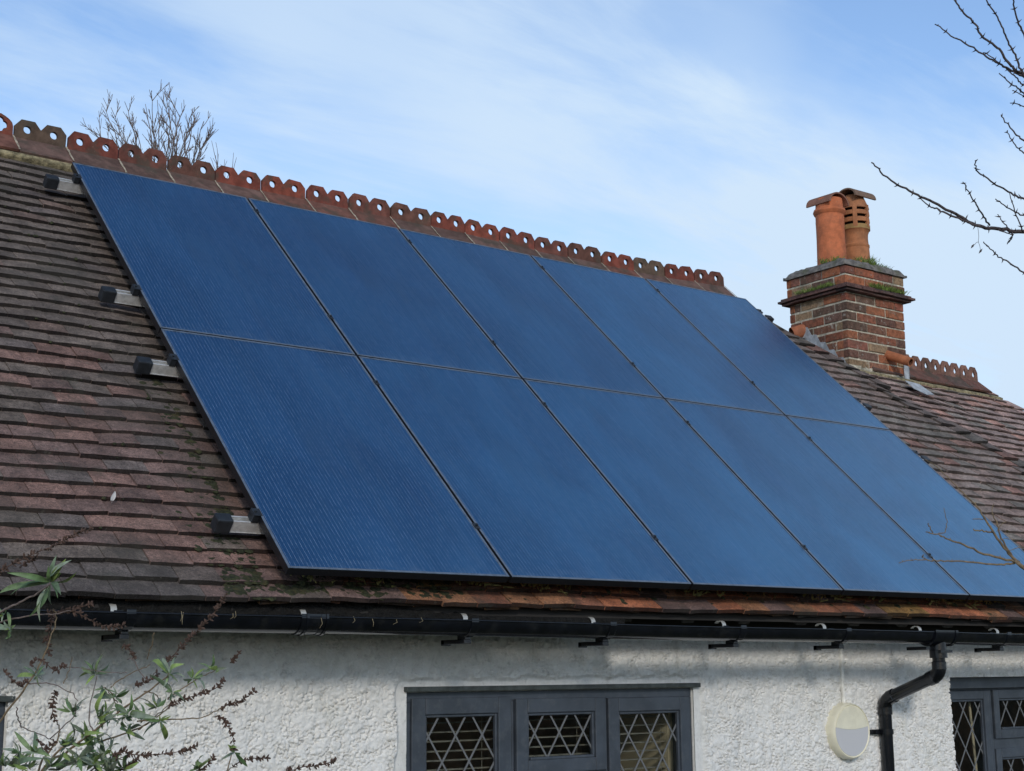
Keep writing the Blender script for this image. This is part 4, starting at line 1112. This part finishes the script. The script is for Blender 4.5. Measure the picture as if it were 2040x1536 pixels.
# thorny branches (tree standing right of the frame)
def T(pts): return [(1640+x/2.743, y/2.743) for x, y in pts]
TB = [([(712, -30), (735, 30), (820, 120), (870, 200), (950, 260), (1010, 340), (1060, 390), (1130, 430), (1320, 640)], 4.0, 3, 7),
      ([(617, 132), (700, 195), (800, 250), (910, 320), (1000, 370), (1060, 400), (1130, 450), (1320, 650)], 4.05, 2.2, 6.5),
      ([(878, 288), (930, 318), (1000, 375), (1060, 430), (1110, 470)], 4.08, 2, 3.5),
      ([(885, -30), (900, 15), (960, 110), (1000, 210), (1050, 300), (1090, 400), (1150, 470)], 3.95, 2.5, 5),
      ([(1034, -30), (1037, 10), (1060, 100), (1097, 190), (1200, 420)], 3.9, 2.5, 5),
      ([(960, 400), (1030, 460), (1097, 510), (1220, 640)], 4.1, 2, 5), ([(1035, 495), (1097, 525), (1200, 600)], 4.1, 1.8, 3),
      ([(1022, 560), (1097, 583), (1240, 680)], 4.1, 1.8, 3.5),
      ([(970, 628), (1030, 710), (1097, 770), (1260, 900)], 4.0, 2.2, 5), ([(1000, 715), (1050, 795), (1097, 840), (1240, 930)], 3.95, 1.8, 4),
      ([(260, 888), (350, 970), (470, 1045), (600, 1105), (740, 1180), (850, 1235), (960, 1250), (1097, 1265), (1330, 1230)], 3.9, 2.6, 10),
      ([(530, 1085), (590, 1130), (640, 1150), (760, 1205), (860, 1240)], 3.88, 2.0, 5),
      ([(762, 993), (795, 1050), (830, 1110), (870, 1175), (910, 1232)], 3.92, 1.8, 4),
      ([(830, 875), (832, 905), (850, 945), (950, 1010), (1040, 1060), (1097, 1090), (1260, 1160)], 3.85, 2, 5),
      ([(942, 1090), (1020, 1140), (1097, 1180), (1250, 1220)], 3.86, 2, 4), ([(1015, 1050), (1050, 1160), (1090, 1268)], 3.87, 1.5, 3),
      ([(952, 1170), (975, 1205), (1005, 1240)], 3.88, 1.4, 2.5), ([(1030, 1262), (1030, 1295), (1020, 1312), (1005, 1330)], 3.9, 2.4, 1.4),
      ([(960, 1253), (1000, 1272), (1040, 1282)], 3.9, 3, 1.6),
      ([(872, 1318), (940, 1385), (1010, 1430), (1097, 1490), (1250, 1600)], 3.95, 2, 4.5)]
tt = tag(empty('thorn_tree', tuple(np.array([*at(2330, 900, 4.0)[:2], GZ]))), 'bare dark thorny branches reaching in from the right against the sky', 'thorn tree')
m = MB(); tr = [Vector((*at(2330, 900, 4.0)[:2], GZ))]+[Vector(at(x, y, 4.0)) for x, y in ((2290, 1150), (2175, 800), (2142, 640), (2132, 450), (2126, 260), (2116, 110), (2100, -80))]
m.tube(tr, [.035, .03, .024, .02, .017, .013, .009, .005], 10); part(m, 'trunk', M_THORN, tt, smooth=True)
UNIT = 4.0/FPX
for pts, dep, a, b in TB:
    far = pts[-1][0] >= 1105
    if far: pts = pts+[((2131-1640)*2.743, pts[-1][1]+70)]       # joins the stem beyond the frame
    P = path3(T(pts), dep, 4.0 if far else dep+random.uniform(-.1, .15), 6, .0012); m = MB(); rr = taper(len(P), a*UNIT*.5, b*UNIT*.5)
    m.tube(P, rr, 7)
    step = .030; acc = random.uniform(0, step)
    for i in range(len(P)-1):
        seg = (P[i+1]-P[i]); acc += seg.length
        if acc > step:
            acc = random.uniform(-.008, .006); t = seg.normalized(); nrm_ = t.orthogonal().normalized(); q = t.cross(nrm_); ph = random.uniform(0, 6.28)
            for sg in ((0, math.pi) if random.random() < .75 else (0,)):
                dv = (nrm_*math.cos(ph+sg)+q*math.sin(ph+sg)); ln = random.uniform(.006, .0115)
                m.tube([P[i]+dv*rr[i]*.6, P[i]+dv*(rr[i]+ln*.35)-t*.001, P[i]+dv*(rr[i]+ln)-t*ln*.35], [.0022, .0014, .0002], 5)
    part(m, 'branch', M_THORN, tt, smooth=True)
m = MB(); P = path3(T([(845, 1240), (850, 1290), (848, 1320), (856, 1345), (860, 1372)]), 3.9); m.tube(P, .0006, 5)
P2 = path3(T([(849, 1322), (838, 1325), (826, 1338), (816, 1345)]), 3.9); m.tube(P2, [.0006]*len(P2), 5)
for e, s_ in ((P2[-1], 1), (P[-1], 1.1)):
    u = (Vector(RGT)*-.6-Vector(UPV)*.8)*.008*s_; v = (Vector(RGT)*.8-Vector(UPV)*.6)*.003; m.add([e-u, e+v, e+u, e-v], [(0, 1, 2, 3)])
part(m, 'dead_leaf_stalk', M_THORN, tt)
# tan twigs in front of the lower right panels
def Z5(pts): return [(1360+x/3, 1026+y/3) for x, y in pts]
sh = tag(empty('bare_shrub', (*at(2350, 1400, 4.4)[:2], GZ)), 'tan leafless twigs crossing in front of the lower right panel', 'shrub')
m = MB(); m.tube([Vector((*at(2350, 1400, 4.4)[:2], GZ)), Vector(at(2250, 1350, 4.4)), Vector(at(2130, 1190, 4.4)), Vector(at(2035, 1128, 4.4)), Vector(at(2022, 1117, 4.4))], [.018, .014, .0085, .0062, .005], 10); part(m, 'stem', M_TWIG, sh, smooth=True)
for pts, a, b, kn in (([(1450, 100), (1530, 120), (1600, 150), (1680, 180), (1830, 240), (1990, 278), (2010, 285)], 2.2, 6.5, 1), ([(1290, 287), (1360, 270), (1440, 268), (1500, 272), (1560, 274), (1700, 280), (1880, 297), (1960, 292), (2005, 278)], 1.6, 5, 1),
        ([(1455, -330), (1560, -250), (1680, -130), (1760, -50), (1790, 0), (1830, 60), (1880, 140), (1940, 215), (1992, 272)], 1.2, 7, 1), ([(1860, -70), (1850, -10), (1880, 60), (1915, 160), (1985, 265)], 1.2, 5, 1),
        ([(1465, 45), (1478, 75), (1495, 105)], 1.8, 2.8, 0), ([(1560, -40), (1575, 20), (1580, 60), (1560, 106), (1530, 108)], 1.2, 2.4, 0), ([(1740, 88), (1800, 96), (1855, 104)], 3, 4, 0), ([(1732, 25), (1770, 25), (1815, 30)], 1.8, 2.4, 0),
        ([(1432, 240), (1442, 258), (1470, 270)], 2.6, 2, 0), ([(1880, 100), (1900, 60), (1935, 40)], 1.5, 2, 0), ([(1900, 150), (1940, 140), (1985, 150)], 1.2, 2, 0), ([(1950, 215), (1990, 200), (2045, 190)], 1.2, 2, 0)):
    P = path3(Z5(pts), 4.4, 4.42, 5, .0012); m = MB(); rr = taper(len(P), a*.5*UNIT, b*.5*UNIT); m.tube(P, rr, 7)
    if kn:
        for i in range(2, len(P)-1, 4): m.tube([P[i], P[i]+Vector((random.gauss(0, .004), 0, random.uniform(.003, .008)))], [rr[i]*.9, .0004], 5)
    part(m, 'twig', M_TWIG, sh, smooth=True)
# bare tree beyond the ridge
bt = empty('bare_tree', (*at(330, 420, 21)[:2], GZ)); tag(bt, 'leafless tree crown rising behind the ridge on the left', 'tree')
tm = MB(); tb = Vector((*at(325, 420, 21)[:2], GZ)); fork = Vector(at(325, 470, 21)); tm.tube([tb, tb.lerp(fork, .5)+Vector((.06, 0, 0)), fork], [.12, .09, .06], 12)
part(tm, 'trunk', M_BARK, bt, smooth=True)
cm = MB()
def grow(p, d, L, r, lvl):
    n = max(4, int(L/.10)); P = [p]; dd = d.normalized()
    for i in range(n):
        dd = (dd+Vector((random.gauss(0, .075), random.gauss(0, .075), random.gauss(.045, .05)))).normalized(); P.append(P[-1]+dd*L/n)
    cm.tube(P, taper(len(P), r, max(r*.25, .0030)), 5)
    if lvl > 0:
        k = {3: 6, 2: 5, 1: 4}[lvl]
        for _ in range(k):
            i = random.randint(max(1, int(n*.22)), n-1); sd_ = Vector((random.gauss(0, 1), random.gauss(0, 1), random.gauss(.25, .5))).normalized()
            grow(P[i], (P[i]-P[i-1]).normalized()+sd_*.6, L*random.uniform(.28, .5), max(r*.45, .004), lvl-1)
ends = [(203, 205), (250, 200), (290, 205), (300, 182), (330, 180), (352, 196), (384, 215), (404, 240), (422, 255), (190, 255), (270, 260), (345, 255), (232, 235), (220, 215), (315, 200), (368, 200), (395, 222), (412, 275), (262, 222), (338, 215), (240, 262), (372, 250), (300, 240)]
for ex, ey in ends:
    tip = Vector(at(ex, ey, 21+random.uniform(-.6, .6))); st = fork+Vector((random.gauss(0, .10), random.gauss(0, .1), random.uniform(-.1, .3))); mid = st.lerp(tip, .5)+Vector((random.gauss(0, .07), 0, -.05))
    P = []; n = 14
    for i in range(n+1):
        t = i/n; P.append(st.lerp(mid, t).lerp(mid.lerp(tip, t), t)+Vector((random.gauss(0, .013), random.gauss(0, .013), random.gauss(0, .008)))*(t > 0))
    cm.tube(P, taper(n+1, .017, .0034), 6)
    for _ in range(9):
        i = random.randint(4, n-1); sd_ = Vector((random.gauss(0, 1), random.gauss(0, .8), random.gauss(.3, .4))).normalized()
        grow(P[i], (P[i]-P[i-1]).normalized()+sd_*.6, random.uniform(.16, .38), .0062, 1)
part(cm, 'crown', M_BARK, bt)
bt2 = empty('bare_tree', (*at(445, 420, 23)[:2], GZ)); tag(bt2, 'few thin twig tips showing over the ridge right of the bare crown', 'tree')
cm = MB(); tb = Vector((*at(440, 420, 23)[:2], GZ)); fk = Vector(at(440, 430, 23)); m = MB(); m.tube([tb, tb.lerp(fk, .5), fk], [.09, .07, .03], 10); part(m, 'trunk', M_BARK, bt2, smooth=True)
for ex, ey in ((427, 293), (440, 318), (465, 312), (412, 320), (452, 330)):
    grow(fk, Vector(at(ex, ey, 23))-fk, (Vector(at(ex, ey, 23))-fk).length, .012, 1)
part(cm, 'crown', M_BARK, bt2)

# butterfly bush at the lower left
def Z3(pts): return [(x/3, 1026+y/3) for x, y in pts]
BD = 4.0; bush = empty('butterfly_bush', (*at(60, 1900, BD)[:2], GZ)); tag(bush, 'straggly buddleia with grey green leaves and brown seed spikes before the wall', 'shrub')
STEMS = [([(60, 1900), (250, 1530), (420, 1400), (600, 1260), (800, 1110), (970, 990), (1010, 950)], 6, 3), ([(120, 1900), (240, 1500), (340, 1350), (352, 1280), (335, 1225)], 5, 3), ([(100, 1900), (330, 1430), (560, 1360), (800, 1290), (960, 1190), (1020, 1140)], 5, 2.5),
         ([(-120, 1900), (-40, 1400), (0, 1240), (130, 1060), (250, 870), (330, 640), (318, 560)], 6, 2.5), ([(-200, 1700), (-120, 640), (0, 580), (90, 535), (180, 490), (300, 410)], 6, 4), ([(-180, 1500), (-60, 660), (0, 640), (180, 600), (330, 590), (420, 570)], 4.5, 2.5),
         ([(170, 1010), (300, 1008), (420, 1060), (465, 1112)], 2.5, 2), ([(120, 1900), (560, 1515), (680, 1470), (760, 1435)], 4, 2), ([(660, 1030), (720, 985), (850, 915), (900, 895)], 2.5, 2), ([(430, 850), (410, 930), (380, 1005)], 2, 2.6), ([(920, 700), (905, 780), (880, 862)], 2, 2.6),
         ([(95, 1150), (110, 1220), (140, 1270), (240, 1310), (310, 1345)], 2.5, 2.5), ([(760, 860), (800, 870), (870, 985), (930, 940)], 2.5, 2), ([(400, 910), (460, 915), (620, 935), (760, 945)], 2, 2), ([(1000, 1100), (1080, 1045), (1190, 975), (1290, 925)], 3, 2.2),
         ([(830, 1285), (930, 1200), (1010, 1135)], 3, 2.2), ([(820, 1230), (1030, 1222), (1200, 1210), (1325, 1152)], 3, 2.2), ([(1250, 1900), (1340, 1640), (1360, 1530), (1395, 1400)], 4, 2.5), ([(1200, 1900), (1300, 1600), (1390, 1510)], 3, 2.2), ([(1300, 1900), (1500, 1600), (1715, 1530)], 3, 2.2),
         ([(1000, 1900), (1120, 1600), (1190, 1530)], 3, 2.2), ([(700, 1120), (660, 1060), (620, 1030)], 2.5, 2), ([(560, 1290), (530, 1200), (580, 960)], 3, 2.2), ([(860, 1050), (940, 1080), (930, 1160)], 2.5, 2), ([(300, 1340), (440, 1200), (450, 1130)], 2.5, 2), ([(90, 1600), (160, 1480), (200, 1380)], 3, 2), ([(700, 1200), (690, 1120), (640, 1040)], 2.5, 2)]
for pts, a, b in STEMS:
    dd = BD+random.uniform(-.18, .18); P = path3(Z3(pts), BD, dd, 6, .0012); m = MB(); m.tube(P, taper(len(P), a*UNIT*.5, b*UNIT*.4), 7); part(m, 'stem', M_TWIG if random.random() < .6 else M_BARK, bush, smooth=True)
HEADS = [([(1000, 880), (1070, 800), (1170, 700), (1260, 610), (1310, 540), (1350, 470)], 30, 14), ([(1010, 1135), (1080, 1105), (1150, 1085), (1270, 1045), (1345, 985)], 22, 9), ([(1320, 1152), (1380, 1130), (1450, 1105), (1525, 1050)], 19, 8), ([(1305, 1200), (1345, 1240), (1385, 1310), (1402, 1400)], 26, 22),
         ([(750, 1425), (850, 1435), (950, 1430), (1090, 1410), (1180, 1378)], 18, 9), ([(1390, 1505), (1450, 1468), (1530, 1452), (1602, 1452)], 14, 7), ([(1712, 1530), (1850, 1502), (1930, 1490), (2000, 1468)], 18, 7), ([(1190, 1530), (1240, 1490), (1280, 1445)], 14, 7), ([(332, 1060), (318, 1110), (312, 1160), (330, 1230)], 32, 22),
         ([(-40, 355), (60, 300), (180, 240), (330, 180), (440, 115), (545, 85)], 34, 9), ([(130, 305), (175, 275), (215, 258)], 14, 8), ([(290, 585), (380, 570), (450, 580), (560, 640), (650, 668), (742, 660)], 30, 11), ([(310, 590), (300, 680), (280, 760), (300, 840)], 44, 26), ([(740, 770), (775, 815), (805, 862)], 17, 14),
         ([(1375, 885), (1405, 855), (1432, 818)], 16, 10), ([(700, 1530), (770, 1490), (830, 1455)], 24, 16), ([(30, 940), (75, 985), (120, 1020), (165, 990)], 28, 18), ([(810, 1020), (880, 985), (950, 945)], 22, 18), ([(230, 1345), (270, 1400), (330, 1350)], 22, 16), ([(180, 900), (240, 860), (330, 930), (390, 890)], 18, 12), ([(700, 1450), (680, 1430), (750, 1400)], 14, 10), ([(430, 560), (500, 545), (550, 532)], 14, 6)]
for pts, w0, w1 in HEADS:
    P = path3(Z3(pts), BD+random.uniform(-.12, .1), None, 9, .0008); m = MB(); m.tube(P, taper(len(P), .0016, .0009), 5); N = len(P)
    tot = sum((P[i+1]-P[i]).length for i in range(N-1)); cnt = int(tot/.0017)
    for k in range(cnt):
        t = random.random(); i = min(int(t*(N-1)), N-2); f_ = t*(N-1)-i; c = P[i].lerp(P[i+1], f_); ax = (P[i+1]-P[i]).normalized()
        w_ = (w0+(w1-w0)*t)/3*UNIT*1.0*random.uniform(.3, 1.0)
        if math.sin(t*46+w0)+random.gauss(0, .6) < -.75: continue
        dv = Vector((random.gauss(0, 1), random.gauss(0, 1), random.gauss(0, 1))); dv = (dv-ax*dv.dot(ax)).normalized(); q = (dv+ax*.55).normalized(); s0 = c+dv*w_*.35; ln = random.uniform(.007, .013); rr = random.uniform(.0016, .0031)
        m.tube([c, s0, s0+q*ln*.6, s0+q*ln], [.0005, rr*.9, rr, .0003], 5)
    part(m, 'seed_head', M_SEED, bush)
LV = [(300, 400, [(340, 235), (430, 268), (395, 260), (290, 300), (460, 340), (40, 345), (-10, 470), (170, 610), (345, 500), (310, 540), (210, 370), (60, 480), (240, 640), (365, 480)]), (570, 950, [(615, 830), (655, 880), (500, 868), (470, 970), (560, 880), (510, 1020), (640, 950)]), (1010, 950, [(930, 840), (1050, 845), (1105, 890), (895, 880), (970, 850), (990, 1010), (1110, 975), (1035, 870)]), (1150, 980, [(1130, 940), (1190, 985), (1100, 1000), (1180, 1040), (1145, 930)]),
      (430, 1180, [(405, 1085), (540, 1085), (490, 1100), (370, 1130), (455, 1110)]), (620, 1040, [(600, 1110), (560, 1050), (650, 1090)]), (690, 1090, [(670, 1020), (730, 1130), (740, 1070), (640, 1080)]), (590, 1210, [(575, 1130), (640, 1130), (560, 1270), (650, 1180), (610, 1160)]), (750, 1210, [(720, 1160), (800, 1190), (770, 1140), (700, 1260), (790, 1230)]),
      (935, 1150, [(860, 1120), (985, 1120), (920, 1060), (960, 1090), (880, 1170)]), (955, 1230, [(1025, 1200), (985, 1345), (850, 1215), (850, 1330), (960, 1290), (900, 1260), (1000, 1250)]), (500, 1310, [(480, 1230), (520, 1260), (440, 1290), (560, 1370)]), (580, 1330, [(600, 1260), (640, 1300), (550, 1380), (630, 1380)]), (390, 1390, [(440, 1310), (350, 1330), (370, 1450), (460, 1330)]),
      (200, 1420, [(85, 1290), (205, 1290), (120, 1480), (180, 1370), (260, 1390)]), (30, 1500, [(25, 1410), (60, 1420), (150, 1420), (-20, 1430)]), (660, 1400, [(680, 1330), (720, 1370), (620, 1440), (590, 1460)]), (620, 1500, [(590, 1440), (660, 1500), (640, 1560), (560, 1480)]), (1030, 1060, [(1000, 1010), (1090, 1050), (1050, 1090), (1010, 1110)]), (1180, 1520, [(1145, 1490), (1170, 1570), (1130, 1540)]),
      (1400, 1420, [(1440, 1450), (1380, 1400), (1420, 1390)]), (220, 960, [(250, 975), (200, 985), (260, 950)]), (60, 680, [(20, 690), (95, 655), (60, 690)]), (1255, 920, [(1240, 900), (1285, 945), (1235, 940), (1280, 915)]), (300, 1500, [(250, 1440), (330, 1440), (380, 1490), (260, 1560)]), (460, 1480, [(430, 1420), (500, 1440), (520, 1500), (420, 1540)]), (20, 600, [(-20, 560), (30, 590), (10, 640)]), (760, 1290, [(730, 1260), (810, 1320), (780, 1350)]), (520, 1420, [(560, 1440), (500, 1480), (540, 1390)])]
for _ in range(18):
    cx, cy = random.uniform(60, 900), random.uniform(1180, 1560)
    if cy < 1700-cx*.62-250: continue
    LV.append((cx, cy, [(cx+random.gauss(0, 60), cy+random.gauss(-35, 55)) for _ in range(3)]))
GR = [(.11, .18, .07), (.14, .20, .085), (.105, .155, .09), (.15, .195, .13), (.18, .25, .07), (.19, .23, .16)]
m = MB()
for cx, cy, tips in LV:
    dc = BD+random.uniform(-.12, .05); base = Vector(at(cx/3, 1026+cy/3, dc))
    extra = [(cx+random.gauss(0, 55), cy+random.gauss(-15, 50)) for _ in range(6)]
    for tx, ty in tips+extra:
        tip = Vector(at(tx/3, 1026+ty/3, dc+random.uniform(-.07, .07))); v = tip-base; L = v.length
        if L < .004: continue
        st = base+v*random.uniform(.0, .12); v = tip-st; L = v.length; ax = v.normalized(); tocam = (Vector(CAM)-st).normalized()
        nr = (tocam+Vector((random.gauss(0, .7), random.gauss(0, .7), random.gauss(.35, .5)))).normalized(); sd_ = ax.cross(nr).normalized(); nr = sd_.cross(ax).normalized()
        W_ = min(max(L*random.uniform(.066, .112), .0028), .0085); n = 8; vs = []; dr = random.uniform(.02, .22)*L
        for i in range(n+1):
            t = i/n; wv = W_*math.sin(math.pi*min(1, t**.8*.96+.04))**.85; c = st+v*t+nr*(math.sin(math.pi*t)*dr)
            vs += [c-sd_*wv+nr*wv*.35, c, c+sd_*wv+nr*wv*.35]
        k = random.uniform(.75, 1.2); col = tuple(q*k*1.22 for q in random.choice(GR))
        m.add(vs, [f for i in range(n) for f in ((3*i, 3*i+1, 3*i+4, 3*i+3), (3*i+1, 3*i+2, 3*i+5, 3*i+4))], col)
part(m, 'foliage', M_LEAF, bush, smooth=True)
